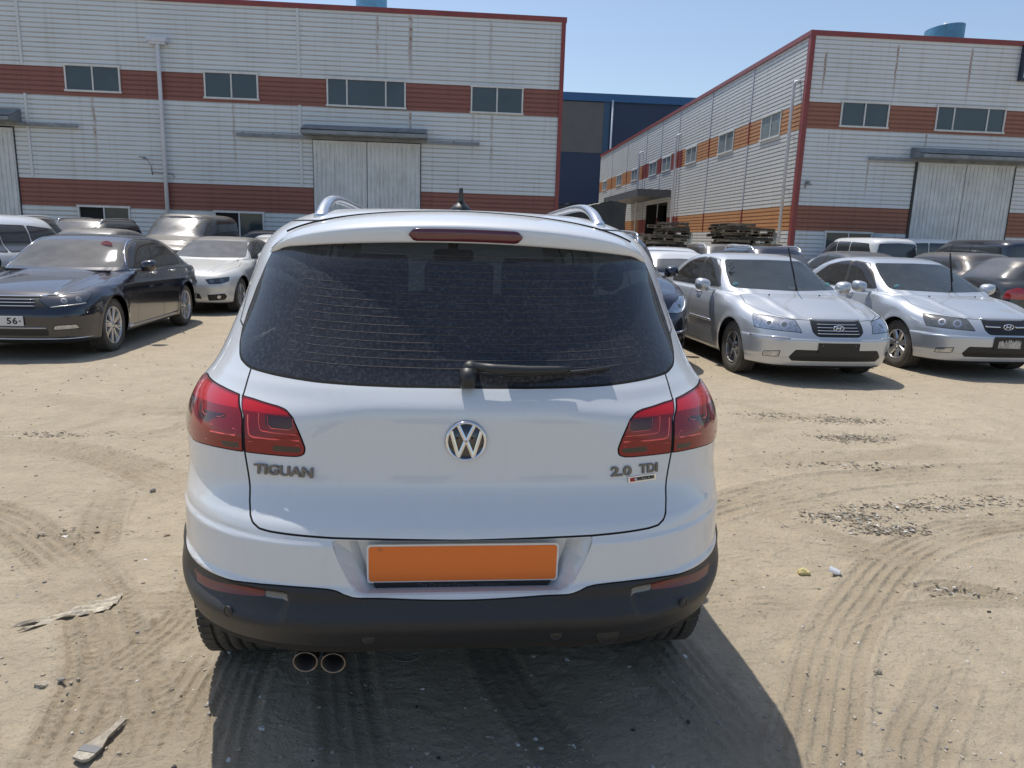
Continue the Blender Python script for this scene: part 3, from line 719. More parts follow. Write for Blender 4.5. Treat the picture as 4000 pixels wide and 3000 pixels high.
def ribwall_side():
    per = RIB+GRV; B_ = MB(); z1 = 9.38
    redu = (15.6, 25.6)
    for r in range(int(math.ceil(z1/per))):
        za = r*per; zb = min(za+per, z1); zm = (za+zb)/2; iv = [(0, SL)]
        for (ua, ub, ha, hb) in holes:
            if ha < zm < hb:
                nv = []
                for a, c in iv:
                    if ub <= a or ua >= c: nv.append((a, c)); continue
                    if ua > a: nv.append((a, ua))
                    if ub < c: nv.append((ub, c))
                iv = nv
        band = (2.3 < zm < 3.2) or (6.1 < zm < 7.1)
        if band:
            nv = []
            for a, c in iv:
                cs = [a]+[q for q in redu if a < q < c]+[c]; nv += list(zip(cs[:-1], cs[1:]))
            iv = nv
        for a, c in iv:
            mi = 0 if not band else (4 if (redu[0] <= (a+c)/2 <= redu[1]) else 2)
            zs = [(za, 0), (za+.010, -.021), (za+RIB, -.021), (za+RIB+.010, 0), (zb, 0)]; V = []
            for zz, oo in zs: V += [(oo, a, min(zz, z1)), (oo, c, min(zz, z1))]
            B_.add(V, [(2*i, 2*i+2, 2*i+3, 2*i+1) for i in range(2)], mi); B_.add(V, [(2*i, 2*i+2, 2*i+3, 2*i+1) for i in (2, 3)], mi+1)
    return B_.build('wall', wmS, hallR)
ribwall_side()
for a, c, z0, z1 in sw: sidepart(window(hallR, a, c, z0, z1, (.5,), M_PANE2))
for u, z1 in ((.62, 7.75), (16.3, 7.85), (25.6, 7.85)): sidepart(downpipe(hallR, u, z1, hop=False, out=.26, r=.065))
for y in (5.44, 10.9, 16.6, 20.5, 24.5, 30.6, 36.5):
    for za, zb, m_ in ((3.22, 6.1, 0), (7.1, 9.38, 0), (2.3, 3.21, 1), (6.11, 7.09, 1)): b = MB(); b.b2((-.05, y-.05, za), (-.001, y+.05, zb)); b.build('cover_strip', M_REDT if m_ else mat('pale lilac cover strip', (.42, .42, .47), .4), hallR)
b = MB(); b.b2((-.10, -.06, 9.38), (WR, .4, 9.56)); b.b2((-.10, .4, 9.38), (.35, SL, 9.56)); b.b2((-.08, -.055, 0), (.10, .16, 9.38)); b.build('trim', M_REDT, hallR)
b = MB(); b.b2((.12, .45, 9.28), (WR, SL, 9.46)); b.b2((.1, SL-.05, 0), (WR, SL, 9.27)); b.b2((WR-.05, .1, 0), (WR, SL-.1, 9.27)); b.build('roof', M_ZINC, hallR)
# open loading door with flat canopy
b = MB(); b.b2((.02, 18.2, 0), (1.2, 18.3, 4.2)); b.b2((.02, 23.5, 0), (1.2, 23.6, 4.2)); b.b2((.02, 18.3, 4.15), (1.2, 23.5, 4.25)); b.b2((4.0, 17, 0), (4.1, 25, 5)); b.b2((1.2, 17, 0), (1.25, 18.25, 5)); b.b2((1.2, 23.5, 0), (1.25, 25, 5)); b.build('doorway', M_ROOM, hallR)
b = MB(); b.b2((-2.1, 17.6, 4.45), (-.02, 28.5, 4.60)); b.b2((-2.14, 17.55, 4.40), (-2.08, 28.6, 4.85)); b.b2((-2.08, 17.54, 4.40), (-.03, 17.60, 4.85)); b.build('canopy', mat('grey canopy', (.085, .09, .10), .5, noise=.2), hallR)
# drums on the roofs
def drum(name, x, y, z, r, h, label, cone):
    o = empty(name, (x, y, z), 0, label, 'roof drum'); b = MB(); n = 36; V = []; 
    for k in range(n):
        t = 2*math.pi*k/n; V += [(r*math.cos(t), r*math.sin(t), 0), (r*math.cos(t), r*math.sin(t), h+r*.12*math.cos(t+.4)), (r*.94*math.cos(t), r*.94*math.sin(t), h+r*.12*math.cos(t+.4)), (r*.94*math.cos(t), r*.94*math.sin(t), h*.3)]
    F = []
    for k in range(n):
        j = (k+1) % n
        for q in range(3): F.append((4*k+q, 4*j+q, 4*j+q+1, 4*k+q+1))
    b.add(V, F, 0, False); b.lathe([(h*.45, r+.02), (h*.5, r+.02)], n, 0, 'z'); b.build('drum_wall', mat('faded blue steel', (.10, .27, .42), .5, noise=.2, nscale=2, streak=.3), o)
    if cone: b = MB(); b.lathe([(h*.75, r*.55), (h+.22, .06), (h+.22, 0)], 16, 0, 'z'); b.build('cone_cap', mat('white cone', (.7, .7, .7), .4), o)
drum('roof_drum', 21.05, 33, 9.46, .79, 1.78, 'light blue cut-off drum with a white cone, standing on the right hall roof', True)
drum('roof_drum', -3.97, 33, 9.5, .64, 2.1, 'light blue drum on the left hall roof, cut by the top of the picture', False)
# --- blue hall far behind
hb = empty('blue_hall', (20, 86, 0), 0, 'large navy blue hall with bright blue eaves, far behind between the white halls', 'factory hall')
b = MB(); b.b2((-32, 0, 0), (40, 40, 17.1)); b.build('wall', mat('navy sheet', (.022, .040, .085), .5, noise=.1, nscale=.3), hb)
b = MB(); V = []
b.b2((-9.2, -.06, 11.5), (-4.2, -.002, 17.0)); b.build('wall_panel', mat('taupe sheet', (.12, .115, .11), .5, noise=.15, nscale=.3), hb)
b = MB(); b.b2((-32.2, -.3, 17.1), (40.2, 40.3, 17.95)); b.build('roof', mat('bright blue sheet', (.025, .10, .24), .4), hb)
b = MB(); b.b2((-4.2, -.10, 0), (-3.5, -.003, 17.1)); b.build('cover_strip', mat('mid blue sheet', (.035, .085, .15), .5), hb)
b = MB(); b.tube([(-3.25, -.25, 17.3), (-3.25, -.25, 0)], .12, 8); b.build('downpipe', M_PIPE, hb)
# --- tarpaulin-covered load in the gap
tp = empty('covered_load', (5.55, 36.5, 0), 0, 'tall block wrapped in dark grey tarpaulin in the gap between the white halls', 'covered load')
b = MB(); nx, nz = 30, 16
def tz(x, y): return 3.22+.04*math.sin(x*5+y)+(.22*math.exp(-((x-1.4)/.5)**2))+.02*math.sin(x*17)
V = []; F = []
for i in range(nx+1):
    for j in range(nz+1):
        x = -2.0+4.0*i/nx; y = -2.5+5*j/nz; V.append((x, y, tz(x, y)))
F = [(i*(nz+1)+j, (i+1)*(nz+1)+j, (i+1)*(nz+1)+j+1, i*(nz+1)+j+1) for i in range(nx) for j in range(nz)]; b.add(V, F, 0, True); b.build('tarp_top', mat('dusty tan tarp', (.32, .29, .24), .8, noise=.2, nscale=2), tp)
b = MB(); V = []
def wob(a, z): return .03*math.sin(a*4.0+z*2.5)+.02*math.sin(a*9+z)
per = [(-2+4*k/24, -2.5) for k in range(24)]+[(2, -2.5+5*k/24) for k in range(24)]+[(2-4*k/24, 2.5) for k in range(24)]+[(-2, 2.5-5*k/24) for k in range(24)]
N = len(per)
for z in (0, .8, 1.6, 2.4, 3.0, 3.2):
    for i, (x, y) in enumerate(per): k = 1+wob(i*.3, z)*.6; V.append((x*k, y*k, z if z < 3.1 else tz(x, y)-.02))
b.add(V, [(r*N+i, r*N+(i+1) % N, (r+1)*N+(i+1) % N, (r+1)*N+i) for r in range(5) for i in range(N)], 0, True); b.build('tarp_side', mat('dark grey tarp', (.045, .05, .055), .6, noise=.2, nscale=1.5), tp)
# --- pallets
def pallet_mesh():
    b = MB()
    for z in (.012, .121):
        for k in range(7 if z > .1 else 3): y = -.5+.1667*k if z > .1 else -.5+.5*k; b.box((0, y, z), (1.1, .095, .018))
    for x in (-.5, 0, .5): b.box((x, 0, .067), (.075, 1.08, .088))
    return b
pm = mat('weathered pallet wood', (.27, .215, .155), .85, noise=.5, nscale=3, bump=.3, bscale=30)
_n = pm.node_tree; _oi = _n.nodes.new('ShaderNodeObjectInfo'); _mr = _n.nodes.new('ShaderNodeMapRange'); _mr.inputs[3].default_value = .30; _mr.inputs[4].default_value = 1.15; _n.links.new(_oi.outputs['Random'], _mr.inputs[0]); _mx = _n.nodes.new('ShaderNodeMix'); _mx.data_type = 'RGBA'; _mx.blend_type = 'MULTIPLY'; _mx.inputs[0].default_value = 1; _src = _n.nodes['Principled BSDF'].inputs['Base Color'].links[0].from_socket; _n.links.new(_src, _mx.inputs[6]); _n.links.new(_mr.outputs[0], _mx.inputs[7]); _n.links.new(_mx.outputs[2], _n.nodes['Principled BSDF'].inputs['Base Color']); pm2 = mat('dark weathered pallet wood', (.15, .13, .11), .9, noise=.4, nscale=3)
src = None; rp = random.Random(5)
stacks = [((7.35, 25.6), 21, 'wooden pallet in the tall left stack by the side wall'), ((6.55, 24.6), 17, 'wooden pallet in the low stack before the tall left stack'), ((9.25, 24.9), 21, 'wooden pallet in the right stack nearest the window'), ((10.15, 24.9), 20, 'wooden pallet in the stack nearest the corner downpipe')]
for si, ((px_, py_), n_, lab) in enumerate(stacks):
    z = .02; pb = []
    for k in range(n_):
        m_ = pallet_mesh() if src is None else None
        if src is None: src = pallet_mesh().build('wooden_pallet', pm); o = src
        else: o = src.copy(); COL.objects.link(o)
        if rp.random() < .45:
            if not pb: pass
        o.location = (px_+rp.uniform(-.17, .17), py_+rp.uniform(-.1, .1), z); o.rotation_euler = (rp.uniform(-.03, .03), rp.uniform(-.045, .045), rp.uniform(-.3, .3)+(rp.choice((0, 1.57)))); o.scale = (1, 1, .78); z += .109
        od = ['topmost', 'second', 'third', 'fourth', 'fifth', 'sixth', 'seventh', 'eighth', 'ninth', 'tenth', 'eleventh', 'twelfth', 'thirteenth', 'fourteenth', 'fifteenth', 'sixteenth', 'seventeenth', 'eighteenth', 'nineteenth', 'twentieth', 'lowest'][20 if k == 0 else n_-1-k]
        tag(o, (od if od in ('topmost', 'lowest') else od+' from top')+' '+lab, 'pallet', 'wooden pallets stacked beside the right hall')
# ---------------------------------------------------------------- dirt yard: one sheet, finely meshed near the camera
def vnoise(x, y, s, seed):
    """smooth value noise, -1..1"""
    x = x/s; y = y/s; xi = np.floor(x).astype(int); yi = np.floor(y).astype(int); fx = x-xi; fy = y-yi; fx = fx*fx*(3-2*fx); fy = fy*fy*(3-2*fy)
    def h(a, b):
        n = (a*374761393+b*668265263+seed*1442695041) & 0xffffffff; n = ((n ^ (n >> 13))*1274126177) & 0xffffffff; return ((n ^ (n >> 16)) & 0xffff)/32767.5-1
    return (h(xi, yi)*(1-fx)+h(xi+1, yi)*fx)*(1-fy)+(h(xi, yi+1)*(1-fx)+h(xi+1, yi+1)*fx)*fy
TRACKS = [([(1.12, 1.6), (1.1, 1.89), (1.16, 2.0), (1.27, 2.18), (1.51, 2.56), (1.82, 2.92), (2.3, 3.39), (2.83, 3.71), (3.37, 3.86), (4.0, 3.95)], 0.25, 0.0075, 5, 0.5, 3), ([(1.35, 1.7), (1.44, 1.92), (1.67, 2.17), (1.93, 2.44), (2.02, 2.52)], 0.19, 0.006, 4, 0, 0), ([(1.08, 2.9), (1.21, 2.91), (1.41, 2.92), (1.67, 2.91)], 0.13, 0.008, 3, 0, 0), ([(2.02, 2.94), (2.33, 3.06), (2.53, 2.99), (2.75, 2.8)], 0.14, 0.008, 3, 0.3, 0), ([(1.3, 3.95), (1.62, 4.14), (2.04, 4.36), (2.56, 4.57), (3.26, 4.76), (4.18, 4.88), (5.2, 4.95)], 0.3, 0.009, 4, 0.4, 2), ([(1.59, 3.95), (1.82, 4.06), (2.15, 4.17), (2.6, 4.25)], 0.16, 0.006, 3, 0, 0), ([(1.43, 3.65), (1.8, 3.54), (2.16, 3.39), (2.45, 3.28)], 0.14, 0.005, 3, 0.2, 0), ([(1.91, 4.96), (2.51, 5.08), (3.22, 5.2), (4.2, 5.3)], 0.26, 0.007, 4, 0, 2), ([(-3.0, 4.15), (-2.47, 3.86), (-2.25, 3.68), (-2.01, 3.46), (-1.79, 3.24), (-1.63, 3.05), (-1.45, 2.78), (-1.3, 2.5), (-1.22, 2.2), (-1.15, 1.8)], 0.27, 0.0085, 5, 0.8, 3), ([(-2.12, 4.4), (-2.06, 4.22), (-1.97, 3.91), (-1.84, 3.55), (-1.77, 3.31)], 0.2, 0.007, 3, 1, 2), ([(-0.95, 2.86), (-1.09, 2.8), (-1.15, 2.72), (-1.26, 2.6)], 0.16, 0.009, 4, 0, 0), ([(-3.8, 5.28), (-3.34, 5.28), (-2.87, 5.2), (-2.43, 4.97), (-2.0, 4.63), (-1.78, 4.44), (-1.5, 4.2)], 0.3, 0.01, 5, 0.8, 3), ([(-4.6, 6.6), (-4.18, 6.68), (-3.65, 6.68), (-3.01, 6.44), (-2.45, 6.32), (-1.9, 6.3)], 0.3, 0.012, 2, 0.3, 0), ([(-0.93, 2.7), (-0.95, 2.56), (-0.96, 2.26), (-0.94, 2.04), (-0.9, 1.8)], 0.2, 0.007, 4, 0.6, 2), ([(-1.51, 2.95), (-1.36, 2.7), (-1.22, 2.48), (-1.06, 2.2), (-0.9, 1.9)], 0.22, 0.006, 3, 1, 2), ([(-1.2, 2.52), (-1.15, 2.47), (-1.03, 2.37), (-0.9, 2.26)], 0.12, 0.006, 3, 0, 0), ([(-0.79, 2.9), (-0.8, 2.5), (-0.76, 2.1), (-0.66, 1.6)], 0.2, 0.003, 5, 0.4, 2), ([(-0.5, 2.9), (-0.42, 2.4), (-0.3, 1.9), (-0.22, 1.5)], 0.2, 0.003, 4, 0.4, 2), ([(0.78, 2.9), (0.84, 2.5), (0.9, 2.1), (0.98, 1.6)], 0.22, 0.0038, 5, 0.4, 2), ([(0.6, 3.0), (0.72, 2.5), (0.86, 2.1), (1.02, 1.8)], 0.2, 0.003, 4, 0.2, 2), ([(0.0, 3.2), (0.12, 2.5), (0.3, 2.0), (0.42, 1.7)], 0.18, 0.003, 4, 0.4, 2)]
_rt = np.random.default_rng(12)
for _k in range(34):      # short scuffs and old, half-faded passes
    _x, _y = _rt.uniform(-3.6, 4.6), 1.9+5.5*_rt.random()**1.2; _a = _rt.choice([.1, .25, 2.9, 1.3, 1.0, 2.2])+_rt.normal()*.15; _l = _rt.uniform(.25, .9); _c = _rt.normal()*.12
    TRACKS.append(([(_x-_l*math.cos(_a), _y-_l*math.sin(_a)), (_x+_c*math.sin(_a), _y-_c*math.cos(_a)), (_x+_l*math.cos(_a), _y+_l*math.sin(_a))], float(_rt.uniform(.06, .2)), float(_rt.uniform(.0025, .0055)), int(_rt.integers(2, 5)), float(_rt.choice([0, 0, .6])), 2))
def ground_h(x, y, fine=True):
    near = np.exp(-np.maximum(np.hypot(x, y-2)-6, 0)/7)
    h = .012*vnoise(x, y, 1.3, 1)+.006*vnoise(x, y, .5, 2)
    h = h*near+.02*vnoise(x, y, 6, 9)*(1-near)
    f = .0028*vnoise(x, y, .16, 3)+.0016*vnoise(x, y, .07, 4)+.0016*vnoise(x, y*2.2, .035, 5)+.0022*np.maximum(vnoise(x, y*3.2, .11, 31)-.35, 0)*2
    tone = np.zeros_like(x)
    rough = np.clip(vnoise(x, y, 1.1, 6)*1.5+.3, 0, 1)
    h = h+f*near*(.8+1.2*rough)
    for pts, wd, depth, ng, lug, sk in TRACKS:
        P = np.array(smoothline(pts, 8)); best = np.full(x.shape, 9.0); off = np.zeros_like(x); arc = np.zeros_like(x); s0 = 0
        lo = P.min(0)-wd*1.5; hi = P.max(0)+wd*1.5; m = (x > lo[0]) & (x < hi[0]) & (y > lo[1]) & (y < hi[1])
        if not m.any(): continue
        xm, ym = x[m], y[m]; bb = np.full(xm.shape, 9.0); oo = np.zeros_like(xm); aa = np.zeros_like(xm); ee = np.zeros_like(xm); tot = np.linalg.norm(np.diff(P, axis=0), axis=1).sum()
        for i in range(len(P)-1):
            a, b_ = P[i], P[i+1]; e = b_-a; l = np.linalg.norm(e)
            if l < 1e-6: continue
            e = e/l; dx = xm-a[0]; dy = ym-a[1]; t = np.clip(dx*e[0]+dy*e[1], 0, l); d = np.hypot(dx-t*e[0], dy-t*e[1]); c = d < bb
            bb = np.where(c, d, bb); oo = np.where(c, dx*e[1]-dy*e[0], oo); aa = np.where(c, s0+t, aa); s0 += l
        u = oo/(wd/2); ins = sstep(1.12, .94, np.abs(u)); ends = sstep(0, .35, aa)*sstep(0, .35, tot-aa)
        k = ins*ends*np.clip(.75+.7*vnoise(xm, ym, .45, 21), .25, 1)
        q = (u+1)/2*ng; q = np.abs(q-np.round(q))*wd/ng           # distance to the nearest rib left by a tyre groove
        rib = sstep(.011, .003, q)*(np.abs(u) < 1.08)
        lugs = sstep(.2, .8, np.sin(aa*2*math.pi/.042+np.abs(u)*sk))*sstep(.35, .6, np.abs(u)) if lug else 0
        depth = depth*1.75; dh = -depth*.35*k+depth*k*(rib*1.0+lugs*.55*lug)
        berm = depth*.8*np.exp(-((np.abs(u)-1.18)/.10)**2)*ends
        hm = h[m]; h[m] = hm*(1-.55*k)+dh+berm; tone[m] = np.maximum(tone[m], k)
    return h, tone
def axis_pts(lo, hi, a, b, fine, grow=1.045, mx=30):
    c = list(np.arange(a, b, fine)); st = fine; v = c[-1]
    while v < hi: st = min(st*grow, mx); v += st; c.append(v)
    st = fine; v = c[0]; pre = []
    while v > lo: st = min(st*grow, mx); v -= st; pre.append(v)
    return np.array(pre[::-1]+c)
gx = axis_pts(-450, 450, -2.3, 2.6, .0098); gy = axis_pts(-120, 750, 1.75, 4.4, .0098, 1.028)
GX, GY = np.meshgrid(gx, gy, indexing='ij'); H_, TN = ground_h(GX.ravel(), GY.ravel()); H_ = H_*np.exp(-np.maximum(np.hypot(GX.ravel(), GY.ravel())-40, 0)/20)
nxg, nyg = len(gx), len(gy); me = bpy.data.meshes.new('ground'); me.vertices.add(nxg*nyg); me.vertices.foreach_set('co', np.stack([GX.ravel(), GY.ravel(), H_], 1).astype(np.float32).ravel())
i, j = np.meshgrid(np.arange(nxg-1), np.arange(nyg-1), indexing='ij'); q = (i*nyg+j).ravel(); Q = np.stack([q, q+nyg, q+nyg+1, q+1], 1).astype(np.int32)
me.loops.add(Q.size); me.loops.foreach_set('vertex_index', Q.ravel()); me.polygons.add(len(Q)); me.polygons.foreach_set('loop_start', np.arange(0, Q.size, 4, dtype=np.int32)); me.polygons.foreach_set('use_smooth', np.ones(len(Q), bool)); me.update(calc_edges=True)
at = me.attributes.new('packed', 'FLOAT', 'POINT'); at.data.foreach_set('value', TN.astype(np.float32))
gm = bpy.data.materials.new('dry dirt'); gm.use_nodes = True; n = gm.node_tree; L = n.links.new; bs = n.nodes['Principled BSDF']; bs.inputs['Roughness'].default_value = .95; bs.inputs['Specular IOR Level'].default_value = .15
tc = n.nodes.new('ShaderNodeTexCoord')
def gn(scale, det=6, r_=.6, lo=.3, hi=.7, dist=0, vs=None):
    t = n.nodes.new('ShaderNodeTexNoise'); t.inputs['Scale'].default_value = scale; t.inputs['Detail'].default_value = det; t.inputs['Roughness'].default_value = r_; t.inputs['Distortion'].default_value = dist
    if vs: mp = n.nodes.new('ShaderNodeMapping'); mp.inputs['Scale'].default_value = vs; L(tc.outputs['Object'], mp.inputs[0]); L(mp.outputs[0], t.inputs['Vector'])
    else: L(tc.outputs['Object'], t.inputs['Vector'])
    r = n.nodes.new('ShaderNodeMapRange'); L(t.outputs[0], r.inputs[0]); r.inputs[1].default_value = lo; r.inputs[2].default_value = hi; return r.outputs[0]
def gmix(f, a, c, k=1.0):
    x = n.nodes.new('ShaderNodeMix'); x.data_type = 'RGBA'
    if k != 1: mm = n.nodes.new('ShaderNodeMath'); mm.operation = 'MULTIPLY'; L(f, mm.inputs[0]); mm.inputs[1].default_value = k; f = mm.outputs[0]
    L(f, x.inputs[0])
    for i_, v in ((6, a), (7, c)):
        if hasattr(v, 'links'): L(v, x.inputs[i_])
        else: x.inputs[i_].default_value = (*v, 1)
    return x.outputs[2]
c = gmix(gn(.55, 5), (.50, .42, .305), (.45, .375, .27)); c = gmix(gn(2.6, 8, .65, .42, .72), c, (.36, .30, .22), .6); c = gmix(gn(9, 8, .7, .45, .75, .4), c, (.52, .45, .335), .6); c = gmix(gn(55, 4, .6, .55, .8), c, (.15, .125, .10), .55); c = gmix(gn(160, 3, .5, .6, .78), c, (.46, .41, .34), .45)
an = n.nodes.new('ShaderNodeAttribute'); an.attribute_name = 'packed'; c = gmix(an.outputs['Fac'], c, (.33, .27, .19), .5)
L(c, bs.inputs['Base Color'])
bp = n.nodes.new('ShaderNodeBump'); bp.inputs['Strength'].default_value = .8; bp.inputs['Distance'].default_value = .012; L(gn(42, 8, .7, .2, .8), bp.inputs['Height']); bp2 = n.nodes.new('ShaderNodeBump'); bp2.inputs['Strength'].default_value = .7; bp2.inputs['Distance'].default_value = .03; L(gn(7, 8, .65, .2, .8, .6), bp2.inputs['Height']); L(bp.outputs[0], bp2.inputs['Normal']); L(bp2.outputs[0], bs.inputs['Normal'])
me.materials.append(gm); go = bpy.data.objects.new('ground', me); COL.objects.link(go); go['kind'] = 'structure'
# ---------------------------------------------------------------- loose stones and chips
def gz(x, y): h_, _ = ground_h(np.array([x]), np.array([y])); return float(h_[0])
def scatter(name, n_, region, size, col, label_kind='stuff', seed=1, flat=.5, zones=None, shard=False, base=.12):
    r = np.random.default_rng(seed); xs = []; ys = []
    while len(xs) < n_:
        y = 1.9+ (region[1]-1.9)*r.random()**1.7; x = r.uniform(-1, 1)*(1.0+.85*y)+.05*y
        w_ = base
        for (zx, zy, rx_, ry_, k) in zones or (): w_ = max(w_, k*math.exp(-((x-zx)/rx_)**2-((y-zy)/ry_)**2))
        if r.random() < w_: xs.append(x); ys.append(y)
    xs = np.array(xs); ys = np.array(ys); hs, _ = ground_h(xs, ys); V = []; F = []; M_ = []
    base = np.array([(math.cos(a)*(1 if k % 2 else .8), math.sin(a)*(1 if k % 3 else .75), 0) for k, a in enumerate(np.linspace(0, 2*math.pi, 6, endpoint=False))])
    for i_ in range(n_):
        s_ = size[0]+(size[1]-size[0])*r.random()**3; s_ *= 1+.07*ys[i_]; a = r.uniform(0, 6.28); ca, sa = math.cos(a), math.sin(a)
        ring = base*(s_, s_*r.uniform(.5, 1), 1)*r.uniform(.75, 1.15, (6, 1)); ring = np.stack([ring[:, 0]*ca-ring[:, 1]*sa, ring[:, 0]*sa+ring[:, 1]*ca, ring[:, 2]], 1)
        o_ = np.array([xs[i_], ys[i_], hs[i_]]); b0 = len(V); th = s_*flat*r.uniform(.6, 1.2)
        if shard: tl = r.uniform(-.25, .25, 2)
        else: tl = r.uniform(-.1, .1, 2)
        lo = ring+[0, 0, -.2*s_]; up = ring*[.72, .72, 1]+[0, 0, th]; up[:, 2] += up[:, 0]*tl[0]+up[:, 1]*tl[1]
        for p in lo+o_: V.append(tuple(p))
        for p in up+o_: V.append(tuple(p))
        F += [(b0+k, b0+(k+1) % 6, b0+6+(k+1) % 6, b0+6+k) for k in range(6)]+[tuple(b0+6+k for k in range(6))]; mi = int(r.choice(len(col), p=[w__ for _, w__ in col])); M_ += [mi]*7
    o = mkobj(name, V, F, [m_ for m_, _ in col], None, M_, False); o['kind'] = 'stuff'; return o
S1 = mat('tan stone', (.38, .325, .25), .9, noise=.3, nscale=60); S2 = mat('grey stone', (.27, .25, .22), .9, noise=.3, nscale=60); S3 = mat('dark stone', (.06, .055, .05), .9); S4 = mat('pale chip', (.62, .60, .56), .7)
zn = [(2.83, 6.5, .35, .12, .9), (3.5, 6.3, .45, .12, 1), (3.3, 5.66, .35, .12, .9), (2.62, 5.45, .3, .08, .6), (2.94, 4.94, .3, .05, .4), (4.06, 5.36, .3, .08, .5), (2.45, 3.95, .45, .07, 1), (3.0, 4.12, .5, .07, .8), (2.42, 3.72, .15, .05, .8), (3.5, 4.2, .4, .08, .6), (-3.2, 5.56, .3, .1, .6), (-2.9, 6.0, .5, .08, .6), (-1.85, 4.26, .12, .07, .8), (-2.0, 3.66, .2, .06, .5), (-1.8, 2.86, .3, .08, .25), (-2.8, 7.6, 1.6, .25, .6), (-4, 7.0, .8, .2, .6), (-2.0, 9.5, 1.2, 1.2, .5), (4.6, 6.0, 1.5, .6, .3), (2.4, 3.0, .25, .08, .5), (-1.4, 2.35, .2, .1, .4)]
scatter('gravel', 5200, (1.9, 14), (.0016, .0105), [(S1, .66), (S2, .30), (S3, .04)], zones=[(a_, b_, c_, d_, e_*.45) for a_, b_, c_, d_, e_ in zn], seed=3, base=.07)
scatter('litter_chips', 420, (1.9, 9), (.004, .014), [(S4, .75), (S2, .25)], zones=[(3.3, 6.2, .9, .3, .9), (2.7, 5.5, .5, .2, .9), (2.8, 4.0, .7, .12, .9), (-2, 7, 2, 1, .25)], seed=5, flat=.25, shard=True)
# ---------------------------------------------------------------- white SUV (the subject), car space: y=0 rear bumper
def suv_disp(x, y, z, xs):
    d = np.zeros_like(x)
    # rear bumper skin stands proud of the tailgate, lamps proud of the body
    r = 1-sstep(.9, 1.3, y)
    # taillight shoulder: soft bulge around the lamp band
    d += .012*r*np.exp(-((z-1.0)/.10)**2)*sstep(.50, .72, x)
    # bumper skin stands proud of the tailgate below and beside its seam
    d += .006*r*sstep(.788, .772, z)*sstep(.20, .33, x)
    # black lower bumper stands proud; shallow pocket round each reflector
    zb = .634+.024*sstep(.22, .34, x)
    d += .008*sstep(.010, -.010, z-zb)*r
    th = np.arctan2(x, 1.1-y)
    d -= .012*r*sstep(.400, .425, th)*sstep(.84, .72, th)*sstep(.560, .595, z)*sstep(.648, .634, z)
    return d
SUV = Shape(L=4.43, W=.90,
    T=[(-.3, 1.50), (.25, 1.585), (.45, 1.632), (.60, 1.658), (.9, 1.674), (1.3, 1.684), (1.8, 1.682), (2.3, 1.655), (2.55, 1.615), (2.75, 1.53), (3.35, 1.13), (3.5, 1.06), (3.9, 1.0), (4.2, .93), (4.36, .85), (4.6, .62)],
    R=[(.1, .20), (.30, .11), (.42, .062), (.46, .040), (.52, .003), (.566, -.018), (.576, -.018), (.60, -.003), (.626, .013), (.70, .018), (.785, .022), (.818, .036), (.832, .050), (.897, .094), (.912, .099), (.95, .105), (1.02, .110), (1.09, .114), (1.115, .118), (1.165, .150), (1.18, .163), (1.25, .205), (1.40, .285), (1.55, .375), (1.62, .42), (1.75, .56)],
    F=[(.1, 4.25), (.35, 4.40), (.55, 4.426), (.75, 4.40), (.9, 4.33), (1.1, 4.1), (1.7, 3.0)],
    S=[(.1, .78), (.25, .855), (.40, .887), (.55, .903), (.75, .9045), (.92, .9045), (1.02, .898), (1.10, .872), (1.16, .836), (1.30, .792), (1.45, .745), (1.58, .700), (1.70, .62)],
    B=[(-.1, .458), (0, .458), (.2, .445), (.35, .41), (.5, .33), (1, .22), (3.5, .22), (4.2, .22), (4.5, .26)],
    br=(.075, .05), bf=(.12, .16), crown=.055, ws=(.10, .12), tap=(.088, 1.15, .05, .9), kr=.46, kf=.40, kt=.16, ktr=.03, ktf=.14,
    norm=False, wheels=(.915, 3.53), wr=.345, arch=.372, flare=.010, za=.85, softR=.006, softT=.03, softS=.03, disp=suv_disp, belt=1.05, tb=(.10, 1.6, .10, 2.6))
SUV_POS = (0, 1.78, 0); SUV_RZ = R_(1.6)
